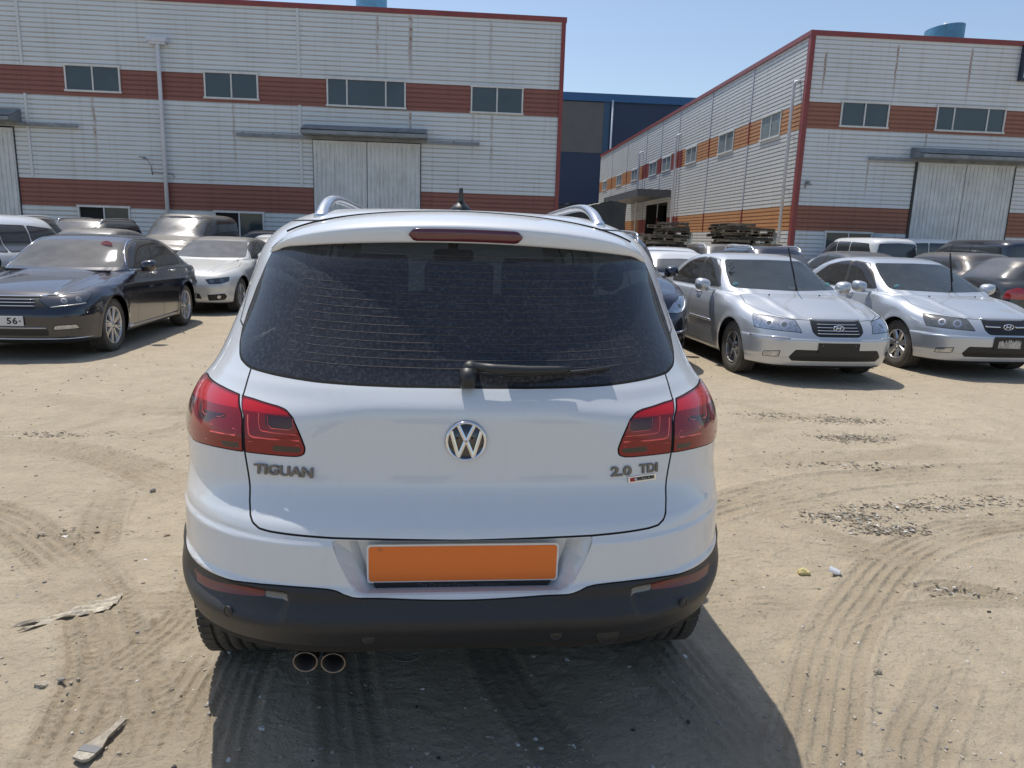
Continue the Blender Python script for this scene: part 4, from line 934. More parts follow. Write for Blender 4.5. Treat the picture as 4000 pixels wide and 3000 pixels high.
def build_suv():
    sh = SUV
    root = empty('parked_suv', SUV_POS, SUV_RZ, 'clean white compact SUV seen from behind, orange blank number plate and twin exhaust tips', 'SUV')
    V, T = sh.mesh(grid(-.95, .95, .011, .02, (-.95, .95)), grid(-.05, 4.5, .018, .045, (-.05, .85)), grid(.15, 1.75, .009, .02, (.40, 1.75)), .9, .9)
    sk = Skin(sh, V, T)
    rear = lambda c: c[:, 1] < 1.0
    pf = lambda poly: (lambda v: sdpoly(np.stack([theta(v), v[:, 2]], 1), poly))
    # rear window, lamps, bumper, tailgate
    bot = [(0, 1.173), (.185, 1.173), (.301, 1.175), (.421, 1.178), (.561, 1.185), (.665, 1.191), (.689, 1.195), (.736, 1.206), (.763, 1.218), (.804, 1.245), (.85, 1.285), (.883, 1.34), (.895, 1.403), (.893, 1.481), (.892, 1.535)]
    gl = [(-.2, 1.173)]+bot+[(.888, 1.562), (.5, 1.60), (-.2, 1.61)]
    sk.region('rear_window', pf(gl), rear, gap=.0065)
    outer = roundpoly([(.648, 1.128, .002), (.689, 1.131), (.742, 1.134), (.79, 1.135), (.868, 1.136), (.942, 1.137, .01), (1.00, 1.130), (1.05, 1.11), (1.075, 1.07), (1.07, 1.03), (1.04, 1.008), (.992, .995), (.93, .984), (.855, .972), (.823, .968), (.765, .973), (.70, .98), (.65, .983), (.580, .984, .002), (.585, 1.028, .001), (.595, 1.068, .001), (.605, 1.087, .001)], .004)
    inner = roundpoly([(.639, 1.127, .002), (.592, 1.125), (.545, 1.120), (.505, 1.116), (.476, 1.110, .012), (.452, 1.091), (.437, 1.064), (.425, 1.040), (.414, 1.012), (.416, .992, .01), (.434, .985, .01), (.462, .984), (.503, .984), (.576, .984, .002), (.582, 1.029, .001), (.594, 1.075, .001)], .004)
    sk.region('lamp_o', pf(outer), lambda c: c[:, 1] < 1.2, gap=.0035, gapname='lgap')
    sk.region('lamp_i', pf(inner), rear, gap=.0035, gapname='lgap')
    lo, li = ('lamp_o',), ('lamp_i',)
    def lamp(name, poly, over): sk.region(name, pf(poly), lambda c: c[:, 1] < 1.2, over=over)
    lamp('ob', [(.79, 1.128), (.648, 1.121), (.624, 1.096), (.70, 1.093), (.80, 1.088), (.914, 1.080), (.98, 1.09), (.93, 1.125)], lo)
    lamp('od', roundpoly([(.815, 1.079), (.79, 1.080), (.775, 1.066), (.66, 1.076), (.655, 1.066), (.71, 1.055), (.72, 1.042), (.79, 1.040)], .004), lo)
    lamp('oa', roundpoly([(1.0, 1.075), (.86, 1.078), (.835, 1.01), (.86, .990), (.93, .999), (.99, 1.015)], .006), lo)
    lamp('ok', [(.655, 1.006), (.596, 1.0095), (.595, .9935), (.645, .9925)], lo)
    lamp('ob', roundpoly([(.622, 1.1195), (.582, 1.1175), (.503, 1.109), (.475, 1.102), (.463, 1.096), (.495, 1.094), (.541, 1.0935), (.604, 1.0935)], .002), li)
    lamp('od', roundpoly([(.532, 1.091), (.455, 1.091), (.447, 1.062), (.452, 1.058), (.515, 1.058), (.524, 1.062)], .003), li)
    lamp('ok', roundpoly([(.500, 1.013), (.428, 1.0125), (.424, 1.006), (.430, .998), (.500, .997)], .003), li)
    # lower dark bumper, then tailgate
    zb = Curve([(-.2, .628), (.0, .628), (.191, .633), (.236, .6355), (.259, .6385), (.281, .647), (.301, .656), (.326, .660), (.376, .662), (.434, .661), (.497, .657), (.571, .650), (.688, .647), (.784, .652), (.86, .665), (.95, .69), (1.05, .70), (1.15, .67), (1.25, .60), (1.4, .4), (2.5, .3)])
    sk.region('bumper', lambda v: v[:, 2]-zb(theta(v)), lambda c: (c[:, 1] < .90) & (c[:, 2] < .8), gap=.004)
    # reflector and its clear end
    refl = roundpoly([(.745, .606), (.72, .6065), (.669, .612), (.609, .620), (.557, .629), (.502, .635), (.474, .635), (.472, .6195), (.515, .613), (.575, .605), (.639, .594), (.71, .588)], .002)
    clear = roundpoly([(.471, .635), (.434, .6405), (.419, .639), (.409, .632), (.408, .6195), (.469, .6195)], .002)
    sk.region('refl', pf(refl), rear, over=('bumper',)); sk.region('reflc', pf(clear), rear, over=('bumper',))
    # plate recess opening (cut away, box built behind)
    rec = roundpoly([(-.349, .789), (-.332, .734), (-.306, .678), (-.287, .648, .02), (-.27, .640, .02), (.27, .640, .02), (.287, .648, .02), (.306, .678), (.332, .734), (.349, .789)], .004)
    sk.region('hole', lambda v: sdpoly(v[:, [0, 2]], rec), lambda c: c[:, 1] < .2, over=('body', 'gap'))
    tgx = [(0, .786), (.20, .789), (.346, .791), (.391, .793), (.456, .795), (.516, .797), (.546, .8005), (.566, .812), (.577, .828), (.584, .859), (.587, .892), (.594, .935), (.602, .985), (.605, 1.029), (.608, 1.087), (.621, 1.128), (.612, 1.19), (.60, 1.25), (.70, 1.3), (.7, 1.62), (0, 1.62)]
    tg = [(x, z) for x, z in tgx]+[(-x, z) for x, z in tgx[::-1][:-1]]
    sk.region('tailgate', lambda v: sdpoly(v[:, [0, 2]], tg), rear, gap=.0055)
    # sides
    side = lambda c: (np.abs(c[:, 0]) > .55) & (c[:, 1] > .55)
    sp = lambda poly: (lambda v: sdpoly(v[:, [1, 2]], poly))
    for nm, poly in (('quarter_window', [(.80, 1.22), (.97, 1.17), (1.34, 1.155), (1.34, 1.50), (1.12, 1.515), (.92, 1.46)]), ('rear_door_window', [(1.40, 1.15), (2.16, 1.135), (2.16, 1.545), (1.40, 1.53)]), ('front_door_window', [(2.23, 1.132), (3.17, 1.11), (2.9, 1.33), (2.62, 1.50), (2.23, 1.545)])):
        sk.region(nm, sp(roundpoly(poly, .05)), side)
    sk.region('windscreen', lambda v: sdpoly(np.stack([np.abs(v[:, 0]), v[:, 2]], 1), roundpoly([(-.3, 1.10), (.70, 1.14, .04), (.60, 1.35), (.54, 1.54, .04), (-.3, 1.585)], .02)), lambda c: (c[:, 1] > 2.55) & (c[:, 1] < 3.5) & (c[:, 2] > 1.09))
    sk.region('door', sp(roundpoly([(1.36, .42), (2.17, .38), (2.17, 1.56), (1.36, 1.56), (1.22, 1.05), (1.36, .8)], .04)), side, over=('body',), gap=.005)
    sk.region('door', sp(roundpoly([(2.20, .38), (3.10, .38), (3.20, 1.1), (2.6, 1.54), (2.20, 1.56)], .04)), side, over=('body',), gap=.005)
    sk.region('sill', lambda v: v[:, 2]-.40, lambda c: (c[:, 2] < .5) & (c[:, 1] > .6), over=('body', 'door', 'gap'))
    sk.region('head', lambda v: sdpoly(np.stack([np.abs(v[:, 0]), v[:, 2]], 1), roundpoly([(.50, .78), (.86, .80), (.90, .93), (.80, .96), (.55, .88)], .03)), lambda c: c[:, 1] > 3.6)
    sk.region('grille', lambda v: sdpoly(np.stack([np.abs(v[:, 0]), v[:, 2]], 1), [(-.3, .74), (.5, .76), (.53, .86), (-.3, .87)]), lambda c: c[:, 1] > 3.9)
    sk.region('under', lambda v: v[:, 2]-(sh.B(v[:, 1])+.035), lambda c: (c[:, 2] < .50), over=('body', 'door', 'gap', 'sill', 'bumper'))
    cut_arches(sk)
    part(sk, ['body', 'gap', 'lgap', 'under', 'sill'], 'body', {'body': M_W, 'gap': M_GAP, 'lgap': M_GAP, 'under': M_DARK, 'sill': M_BLK}, root)
    part(sk, ['bumper'], 'rear_bumper', M_BLK, root)
    tgo = part(sk, ['tailgate'], 'tailgate', M_W, root)
    rw = part(sk, ['rear_window'], 'rear_window', G_REAR, root)
    for sx in (-1, 1):
        c = lambda c_, sx=sx: c_[:, 0]*sx > 0
        oc = lambda c_, sx=sx: (c_[:, 0]*sx > 0) & (theta(c_) > .565+.055*sstep(.98, 1.13, c_[:, 2]))
        ic = lambda c_, sx=sx: (c_[:, 0]*sx > 0) & ~((theta(c_) > .565+.055*sstep(.98, 1.13, c_[:, 2])))
        lm = {'lamp_o': M_RED, 'lamp_i': M_RED, 'ob': M_RED2, 'od': M_REDD, 'os': M_RED3, 'ok': M_REDB, 'oa': M_AMB}
        lo_, li_ = [part(sk, list(lm), 'tail_light', lm, root, q, .002) for q in (oc, ic)]
        for par, pts, wd in ((li_, [(.583, 1.084), (.577, 1.062), (.569, 1.038), (.563, 1.031), (.552, 1.0285), (.506, 1.0285), (.430, 1.030)], .0042), (li_, [(.551, 1.092), (.546, 1.07), (.539, 1.051), (.532, 1.0470), (.497, 1.0455), (.437, 1.045)], .0024), (li_, [(.525, 1.089), (.518, 1.064), (.508, 1.057), (.46, 1.057), (.448, 1.063), (.452, 1.088)], .0014), (li_, [(.568, 1.016), (.43, 1.017)], .0014), (lo_, [(.708, 1.0395), (.614, 1.043)], .0024), (lo_, [(.703, 1.022), (.66, 1.024), (.608, 1.0265)], .0042), (lo_, [(.608, 1.043), (.607, 1.0265)], .0016), (lo_, [(.79, 1.079), (.775, 1.062), (.755, 1.0575), (.68, 1.064), (.664, 1.070), (.66, 1.082)], .0016), (lo_, [(.84, .994), (.72, .997), (.60, .994)], .0014), (lo_, [(.86, 1.075), (.85, 1.04), (.855, 1.005)], .0014)):
            P = []
            for th, z in pts:
                dd = np.array([sx*math.sin(th), -math.cos(th), 0.]); o_ = np.array([0, 1.1, z]); tt = np.linspace(.4, 1.7, 400); Q = o_+dd*tt[:, None]; vv = sh.f(Q); i_ = max(1, int(np.argmax(vv > 0))); a_ = vv[i_-1]/(vv[i_-1]-vv[i_]); P.append(Q[i_-1]+(Q[i_]-Q[i_-1])*a_)
            P = np.array(P); P = P+sh.grad(P)*.0026; ribbon_raw(sh, P, wd, 'light_guide', M_RED3, par)
        part(sk, ['refl', 'reflc'], 'reflector', {'refl': mat('bumper reflector red', (.17, .012, .009), .35, coat=.3, dust=.2), 'reflc': mat('clear reflector end', (.12, .13, .14), .2, coat=1)}, root, c)
        for nm in ('quarter_window', 'rear_door_window', 'front_door_window'): part(sk, [nm], 'side_window', G_SIDE, root, c)
        dn = lambda c_, sx=sx: (c_[:, 0]*sx > 0)
        d1 = part(sk, ['door'], 'door', M_W, root, lambda c_, sx=sx: (c_[:, 0]*sx > 0) & (c_[:, 1] < 2.185)); d2 = part(sk, ['door'], 'door', M_W, root, lambda c_, sx=sx: (c_[:, 0]*sx > 0) & (c_[:, 1] >= 2.185))
        for d, yy in ((d1, 1.50), (d2, 2.40)):
            p, _ = surf_pt_side(sh, sx, yy, 1.0); b = MB(); b.tube([p+Vector((0, -.0, 0)), p+Vector((sx*.03, .02, 0)), p+Vector((sx*.03, .16, 0)), p+Vector((0, .18, 0))], .013, 8); b.build('handle', M_W, d)
        part(sk, ['head'], 'headlight', mat('clear headlight lens', (.35, .37, .4), .12, coat=1), root, c)
        mirror(sh, root, sx*.93, 2.95, 1.15, M_W, M_MIR)
    part(sk, ['windscreen'], 'windscreen', G_WS, root); part(sk, ['grille'], 'grille', M_BLK2, root)
    liners(sh, root, M_DARK)
    # plate recess: walls + back panel, number plate, holder strip
    N = len(rec); rim = []
    for x, z in rec: p, _ = surf_pt(sh, x, z=z); rim.append(p)
    cx = 0; back = []; mid = []; lip = []
    for (x, z), p in zip(rec, rim):
        back.append(Vector((x*.845, .088, z-.008 if z < .7 else z+.004))); lip.append(p+Vector((-x*.012, .006, .003 if z < .66 else 0))); mid.append(Vector((x*.90, .066, z-(.004 if z < .66 else 0))))
    V = rim+lip+mid+back; F = []
    for r in range(3):
        for i in range(N-1): F.append((r*N+i, r*N+i+1, (r+1)*N+i+1, (r+1)*N+i))
    F.append(tuple(3*N+i for i in range(N)))
    F.append((0, N-1, 2*N-1, N)); F.append((N, 2*N-1, 3*N-1, 2*N)); F.append((2*N, 3*N-1, 4*N-1, 3*N))
    po = mkobj('plate_recess', V, F, M_W, root, None, False)
    bm = bmesh.new(); bm.from_mesh(po.data); bmesh.ops.recalc_face_normals(bm, faces=bm.faces); bm.to_mesh(po.data); bm.free()
    tilt = Matrix.Rotation(R_(-4), 3, 'X')
    def rrect(w_, h_, r): return roundpoly([(-w_/2, -h_/2), (w_/2, -h_/2), (w_/2, h_/2), (-w_/2, h_/2)], r, 5)
    b = MB(); b.prism(rrect(.522, .112, .012), 0, .006, 'z'); pm = MB()
    pl = b.build('number_plate', mat('white plate rim', (.80, .80, .80), .4), root); mw = frame((.0, .066, .707), (1, 0, 0), (0, -.03, 1)); pl.matrix_local = mw
    o = MB(); o.prism(rrect(.512, .102, .010), .006, .0072, 'z')
    orange = mat('orange blank plate', (.84, .19, .02), .45, coat=.25, coatr=.3)
    n = orange.node_tree; tc = n.nodes.new('ShaderNodeTexCoord'); v = n.nodes.new('ShaderNodeTexVoronoi'); v.inputs['Scale'].default_value = 17; n.links.new(tc.outputs['Object'], v.inputs['Vector'])
    r = n.nodes.new('ShaderNodeMapRange'); r.inputs[1].default_value = .05; r.inputs[2].default_value = .20; r.inputs[3].default_value = .6; r.inputs[4].default_value = 0; n.links.new(v.outputs['Distance'], r.inputs[0])
    nz = n.nodes.new('ShaderNodeTexNoise'); nz.inputs['Scale'].default_value = 9; n.links.new(tc.outputs['Object'], nz.inputs['Vector']); r2 = n.nodes.new('ShaderNodeMapRange'); r2.inputs[1].default_value = .52; r2.inputs[2].default_value = .62; n.links.new(nz.outputs[0], r2.inputs[0])
    mm = n.nodes.new('ShaderNodeMath'); mm.operation = 'MULTIPLY'; n.links.new(r.outputs[0], mm.inputs[0]); n.links.new(r2.outputs[0], mm.inputs[1])
    mx = n.nodes.new('ShaderNodeMix'); mx.data_type = 'RGBA'; n.links.new(mm.outputs[0], mx.inputs[0]); mx.inputs[6].default_value = (.84, .19, .02, 1); mx.inputs[7].default_value = (.22, .06, .02, 1); n.links.new(mx.outputs[2], n.nodes['Principled BSDF'].inputs['Base Color'])
    o.build('plate_face', orange, pl)
    b = MB(); b.prism([(-.243, .0), (.243, .0), (.230, -.021), (-.236, -.021)], 0, .004, 'z'); hs = b.build('plate_holder', M_BLK2, root); hs.matrix_local = frame((0, .064, .6525), (1, 0, 0), (0, -.03, 1))
    textmesh('lettering', 'The Original German. Volkswagen.', .0165, .0005, mat('dull embossed letters', (.10, .10, .10), .5), hs, Matrix.Translation((0, -.0095, .0045)), width=.25)
    # spoiler on top of the tailgate
    n = 49; rows = []; xs = np.linspace(-.612, .612, n)
    for x in xs:
        u = abs(x)/.612; zl = 1.5615-.030*(x/.56)**2-.02*max(0, u-.9)/.1*u
        p0, _ = surf_pt(sh, x, z=zl+.006); prot = .070*(1-u**5)+.004
        yl = p0.y-prot; ye = .60+.05*u**2; pr, _ = surf_pt(sh, x, y=ye)
        zr = pr.z+.003*(1-u**8); hgt = (zr-zl); k = hgt/.10
        sec = [(p0.y+.03, zl+.012), (yl+.015, zl), (yl+.009, zl+.003), (yl+.007, zl+.008), (yl, zl+.043*k), (yl+.003, zl+.049*k), (yl+.012, zl+.056*k), (yl+.030, zl+.064*k), (yl+.07*min(1, k), zl+.074*k), (yl+(ye-yl)*.55, zl+.088*k), (yl+(ye-yl)*.80, zl+.096*k), (ye, zr), (ye+.004, zr-.012)]
        rows.append([(x, a, c_) for a, c_ in sec])
    m_ = len(rows[0]); V = [p for r_ in rows for p in r_]; F = [(i*m_+j, (i+1)*m_+j, (i+1)*m_+j+1, i*m_+j+1) for i in range(n-1) for j in range(m_-1)]
    sp_ = mkobj('spoiler', V, F, M_W, tgo, None, True); sp_.parent = root
    b = MB(); zc = 1.582; rr = .0135
    L = []; 
    for sgn, base in ((1, .142), (-1, -.142)):
        pass
    K = 28; fr = []; 
    for i in range(K+1):
        x = -.163+.326*i/K; d = 1-max(0, (abs(x)-.140)/.023)**2; hh = .0185*math.sqrt(max(d, .02))
        zl = 1.5615-.030*(x/.56)**2; zz = zl+.0225; p0, _ = surf_pt(sh, x, z=zl+.006); yl = p0.y-.074-.003
        fr += [(x, yl+.011, zz-hh*.98), (x, yl+.003, zz-hh*.8), (x, yl-.000, zz+hh*.0), (x, yl-.003, zz+hh*.85), (x, yl+.006, zz+hh)]
    F = [(i*5+j, (i+1)*5+j, (i+1)*5+j+1, i*5+j+1) for i in range(K) for j in range(4)]
    mkobj('brake_light', fr, F, mat('dark red brake lens', (.10, .006, .014), .2, coat=1), sp_, None, True)
    ribbon(sh, [(x, .606+.05*(x/.612)**2, 1.66-.05*x*x) for x in np.linspace(-.60, .60, 13)], .006, .004, 'roof_seam', M_GAP, root)
    # badge: ring, V over W on a black disc
    c, nn = surf_pt(sh, 0.002, z=1.038); em = empty('emblem_mount'); bpy.data.objects.remove(em)
    b = MB(); b.lathe([(0, .0), (0.004, .0555), (.0, .057)], 48, 0, 'z'); b.lathe([(.0, .0562), (.006, .0562), (.0095, .053), (.0095, .0505), (.006, .0475), (.001, .047)], 56, 1, 'z')
    def bar(a, c2, wd, z0=.002, z1=.0085):
        a = Vector((*a, 0)); c2 = Vector((*c2, 0)); d = (c2-a).normalized(); s_ = Vector((-d.y, d.x, 0))*wd/2
        V = [a-s_+Vector((0, 0, z0)), a-s_+Vector((0, 0, z1-.0022)), a-s_*.25+Vector((0, 0, z1)), a+s_*.25+Vector((0, 0, z1)), a+s_+Vector((0, 0, z1-.0022)), a+s_+Vector((0, 0, z0))]; V = V+[v+(c2-a) for v in V]
        b.add(V, [(i, i+1, i+7, i+6) for i in range(5)]+[(0, 5, 4, 3, 2, 1), (6, 7, 8, 9, 10, 11)], 1)
    k = .051
    for sx in (-1, 1):
        bar((sx*.43*k, .88*k), (sx*.045*k, .06*k), .0095)                    # V
        bar((sx*.80*k, .55*k), (sx*.40*k, -.86*k), .0095, .0022, .0083)       # W outer
        bar((sx*.40*k, -.86*k), (sx*.055*k, -.02*k), .0095, .0024, .0081)      # W inner
    bar((-.17*k, .02*k), (.17*k, .02*k), .0035, .002, .0088)
    eb = b.build('emblem', [mat('gloss black', (.012, .012, .014), .1, coat=1), M_CHR], tgo, bevel=0); eb.matrix_local = frame(c+nn*.001, (1, 0, 0), (0, nn.z, -nn.y)); 
    def badge(txt, x, z, w_, h_, shear=0, name='badge_lettering', m=M_BADGE, off=.0005, tilt=0, bev=.0006):
        p, q = surf_pt(sh, x, z=z); e = .02; p2, _ = surf_pt(sh, x+e, z=z+e*math.tan(tilt)); r = (p2-p).normalized(); up = q.cross(r)
        return textmesh(name, txt, h_*1.36, .0018, m, tgo, frame(p+q*(off+.0018), r, up), width=w_, shear=shear, bevel=.0004, offs=.0010)
    badge('TIGUAN', -.487, .944, .170, .027)
    badge('2.0', .440, .946, .064, .027); badge('TDI', .526, .948, .062, .026)
    p, q = surf_pt(sh, .505, z=.922); p2, _ = surf_pt(sh, .53, z=.9225); r = (p2-p).normalized(); fm = frame(p+q*.001, r, q.cross(r))
    b = MB(); b.prism(rrect(.092, .0165, .001), 0, .002, 'z'); mo = b.build('badge_plate', M_CHR, tgo); mo.matrix_local = fm
    b = MB(); b.prism([(-.041, -.0058), (-.024, -.0058), (-.018, .0058), (-.041, .0058)], .002, .0024, 'z'); b.build('badge_field', mat('badge red', (.35, .02, .03), .4), mo)
    b = MB(); b.prism([(-.023, -.0058), (.041, -.0058), (.041, .0058), (-.017, .0058)], .002, .0024, 'z'); b.build('badge_field', mat('badge pale', (.38, .38, .38), .3, metal=.6), mo)
    textmesh('badge_lettering', '4', .012, .0006, mat('badge white', (.8, .8, .8), .4), mo, Matrix.Translation((-.0255, .0, .0028)), shear=.3)
    textmesh('badge_lettering', 'MOTION', .0115, .0006, mat('badge black', (.01, .01, .01), .4), mo, Matrix.Translation((.0105, .0, .0028)), width=.055, offs=.0006)
    # parking sensors and tow cover
    for x, z in ((-.632, .570), (-.252, .527), (.252, .527), (.632, .570)):
        p, q = surf_pt(sh, x, z=z); b = MB(); b.lathe([(0, .017), (.0025, .0165), (.003, .014), (.0005, .0130), (.002, .0115), (.0025, 0)], 24, 0, 'z'); o = b.build('parking_sensor', M_BLK2, root); o.matrix_local = frame(p, (1, 0, 0) if abs(x) < .3 else Vector((q.y, -q.x, 0))*-1, (0, 0, 1)) if False else frame(p, Vector((-q.y, q.x, 0)), (0, 0, 1))
    p, q = surf_pt(sh, .40, z=.520); b = MB(); b.lathe([(-.002, .0335), (.0012, .033), (.0015, .031), (.0005, .0305), (.0012, .030), (.0012, 0)], 36, 0, 'z'); o = b.build('tow_cover', M_BLK, root); o.matrix_local = frame(p, Vector((-q.y, q.x, 0)), (0, 0, 1))
    # wiper
    def gp(x, z, o): p, q = surf_pt(sh, x, z=z); return p+q*o
    b = MB(); c0 = gp(.012, 1.214, .026); b.lathe([(-.03, .024), (.004, .023), (.014, .019), (.019, .011), (.021, 0)], 24, 0, 'z'); wp = b.build('wiper', M_BLK2, tgo); wp.parent = root
    q = surf_pt(sh, .012, z=1.214)[1]; wm = frame(c0, (1, 0, 0), (0, q.z, -q.y)); wp.matrix_local = wm; inv = wm.inverted()
    b = MB(); b.tube([inv@gp(.008, 1.212, .024), inv@gp(.006, 1.19, .02), inv@gp(.004, 1.170, .012)], [.024, .023, .020], 14)
    pts = [gp(.02, 1.218, .035), gp(.08, 1.212, .036), gp(.17, 1.210, .034), (gp(.25, 1.212, .032)), gp(.285, 1.214, .03)]
    b.tube([inv@p for p in pts], [.0125, .0135, .0125, .011, .008], 10, flat=.9); b.build('wiper_arm', M_BLK2, wp)
    b = MB(); pts = [gp(.11, 1.203, .016), gp(.20, 1.206, .016), gp(.32, 1.212, .016), gp(.405, 1.219, .016)]; b.tube([inv@p for p in pts], .0055, 8); pts = [p+Vector((0, .008, -.004)) for p in pts]; b.tube([inv@p for p in pts], .0035, 6); b.build('wiper_blade', M_BLK2, wp)
    for k in range(15):
        z = 1.222+.0215*k; xe = .50-.0035*k
        P = np.array([list(surf_pt(sh, x, z=z+.010*(x/.5)**2)[0]) for x in np.linspace(-xe, xe, 15)]); P = P+sh.grad(P)*.0008; ribbon_raw(sh, P, .0012, 'heater_wire', M_WIRE, rw)
    # washer / roof items
    b = MB(); p, q = surf_pt(sh, -.0, y=1.02); sec = []
    b.lathe([(-.006, .041), (.004, .040), (.016, .030), (.024, .019), (.03, .012)], 20, 0, 'z'); b.tube([(0, .01, .02), (0, -.006, .045), (0, -.014, .068), (0, -.018, .082)], [.017, .011, .0085, .006], 10); b.build('antenna', M_BLK2, root, loc=p+Vector((0, 0, -.002)))
    for sx in (-1, 1):
        ys = [.74, .78, .86, .96, 1.08, 1.24, 1.5, 2.0, 2.3, 2.45, 2.5]; hs_ = [-.010, .006, .022, .033, .038, .038, .036, .034, .028, .010, -.006]; P = []
        for y, h in zip(ys, hs_): p, q = surf_pt(sh, sx*(.478-.01*((y-1.5)/1.)**2), y=y); P.append(p+Vector((0, 0, h)))
        P = smoothline(P, 5); b = MB(); b.tube([tuple(p) for p in P], [.024]*4+[.020]*(len(P)-4), 10, 0, flat=.72)
        p, q = surf_pt(sh, sx*.474, y=.90); rl = b.build('roof_rail', M_CHR2, root); b = MB(); b.tube([p+Vector((0, -.045, .0)), p+Vector((0, .0, .028)), p+Vector((0, .06, .046))], [.010, .014, .006], 8, 0); b.build('rail_foot', M_BLK2, rl)
    # exhaust
    for x, z in ((-.434, .408), (-.358, .402)):
        b = MB(); b.lathe([(.32, .030), (.0, .033), (-.004, .0345), (-.006, .0335), (-.004, .030), (.06, .029)], 28, 0, 'y', c=(0, 0, 0), ms=[1, 1, 0, 0, 1]); b.lathe([(.05, .0), (.05, .03)], 20, 2, 'y'); b.build('exhaust_tip', [mat('rusty chrome', (.26, .22, .18), .42, metal=.8, noise=.3, nscale=40), mat('sooty steel', (.06, .052, .045), .6, metal=.3), M_DARK], root, loc=(x, .085, z), rot=(R_(8), 0, 0))
    b = MB(); b.tube([(-.40, .30, .40), (0, .42, .38), (.3, .45, .40)], .06, 10); b.box((0, .9, .33), (1.2, .10, .08)); b.build('rear_axle', M_DARK, root)
    for i, y in enumerate(sh.wheels):
        for sx in (-1, 1): wheel(root, (sx*.785, y, .345), .345, .235, .225, (5, 'twin'), M_TYRE, M_RIM, sx, mdark=M_DARK)
    # cabin
    b = MB(); b.b2((-.74, .45, .40), (.74, 3.2, .46)); b.b2((-.72, .42, .46), (.72, .50, 1.08)); b.b2((-.70, .5, 1.02), (.70, 1.15, 1.045)); b.box((0, 3.0, .98), (1.36, .5, .30)); b.build('cabin_floor', mat('dark trim', (.03, .03, .033), .8), root, bevel=.01)
    for x in (-.37, .37): seat(root, x, 2.25, .55, M_SEAT)
    for x in (-.40, 0.0, .40): seat(root, x, 1.50, .55, M_SEAT)
    b = MB(); b.tube([Vector((-.37+.18*math.cos(t), 2.72+.05*math.sin(t), 1.02+.18*math.sin(t))) for t in np.linspace(0, 2*math.pi, 24, endpoint=False)], .015, 8, closed=True); b.build('steering_wheel', M_BLK2, root)
    b = MB(); b.box((.0, 2.66, 1.47), (.24, .03, .07)); b.box((0, 2.70, 1.51), (.06, .06, .09)); b.build('interior_mirror', M_BLK2, root, bevel=.01)
    # small convex mirror inside the rear window's right corner
    p, q = surf_pt(sh, .49, z=1.50); b = MB(); b.lathe([(-.008, .045), (.0, .044), (.004, .03), (.005, 0)], 24, 0, 'z'); o = b.build('parking_mirror', [M_BLK2], root); o.matrix_local = frame(p-q*.05, (1, 0, -.6), (.6, .2, 1))
    return root
def surf_pt_side(sh, sx, y, z):
    t = np.linspace(1.2, .3, 500); P = np.stack([sx*t, np.full(500, y), np.full(500, z)], 1); v = sh.f(P); i = max(1, int(np.argmax(v < 0))); a = v[i-1]/(v[i-1]-v[i]); p = P[i-1]+(P[i]-P[i-1])*a
    return Vector(p), Vector(sh.grad(p[None])[0])
build_suv()
# ---------------------------------------------------------------- shapes of the other cars (y=0 rear end, y=L nose)
def sedan(L=4.80, W=.915, H=1.475, ro=1.14, fo=.93, wr=.325, cowl=.99, cowly=3.60, hood=.80, deck=1.06, wst=2.72, rgt=1.55, rgb=.62, nose=.66, kf=.36, bf=(.10, .20), hump=.0, disp=None, tw=(.16, .20), shoulder=(.885, .80), gh=(.73, .64)):
    f = L/4.8; s = lambda y: y*f
    return Shape(L=L, W=W,
        T=[(-.3, deck-.10), (.04, deck-.03), (.25, deck-.005), (rgb-.12, deck), (rgb+.05, deck+.03), (rgt-.3, H-.105), (rgt, H-.035), (rgt+.4, H-.005), (rgt+.65, H), (wst-.25, H-.018), (wst, H-.075), (wst+.12, H-.13), (cowly-.08, cowl+.055), (cowly+.06, cowl), (cowly+.35, cowl-.035), (L-.55, hood+.075), (L-.22, hood), (L-.10, hood-.05), (L+.02, nose), (L+.3, nose-.3)],
        R=[(.15, .16), (.28, .06), (.45, .015), (.58, .0), (.66, .012), (.80, .05), (.95, .04), (deck, .05), (1.5, .3)],
        F=[(.15, L-.14), (.22, L-.06), (.32, L-.02), (.44, L-.005), (.52, L), (.60, L-.02), (.72, L-.075), (.85, L-.16), (1.1, L-.5), (1.6, L-1.4)],
        S=[(.12, W-.09), (.22, W-.045), (.35, W-.02), (.55, W-.004), (.68, W-.0), (.80, W-.008), (.90, shoulder[0]*W/.915), (.955, (shoulder[0]-.02)*W/.915), (.985, (shoulder[1]+.015)*W/.915), (1.03, shoulder[1]*W/.915), (1.2, gh[0]*W/.915), (H-.07, gh[1]*W/.915), (H+.1, .50)],
        B=[(0, .26), (.5, .22), (1.0, .19), (L-.8, .19), (L-.3, .19), (L, .21)],
        br=(.10, .14), bf=bf, crown=.055, ws=tw, tap=(.07, 1.1, .06, 1.1), kr=.34, kf=kf, kt=.13, ktr=.08, ktf=.10,
        wheels=(ro, L-fo), wr=wr, arch=wr+.048, flare=.016, za=.62, belt=.98, tb=(.10, 1.5, .06, 2.4), disp=disp, softT=.06)
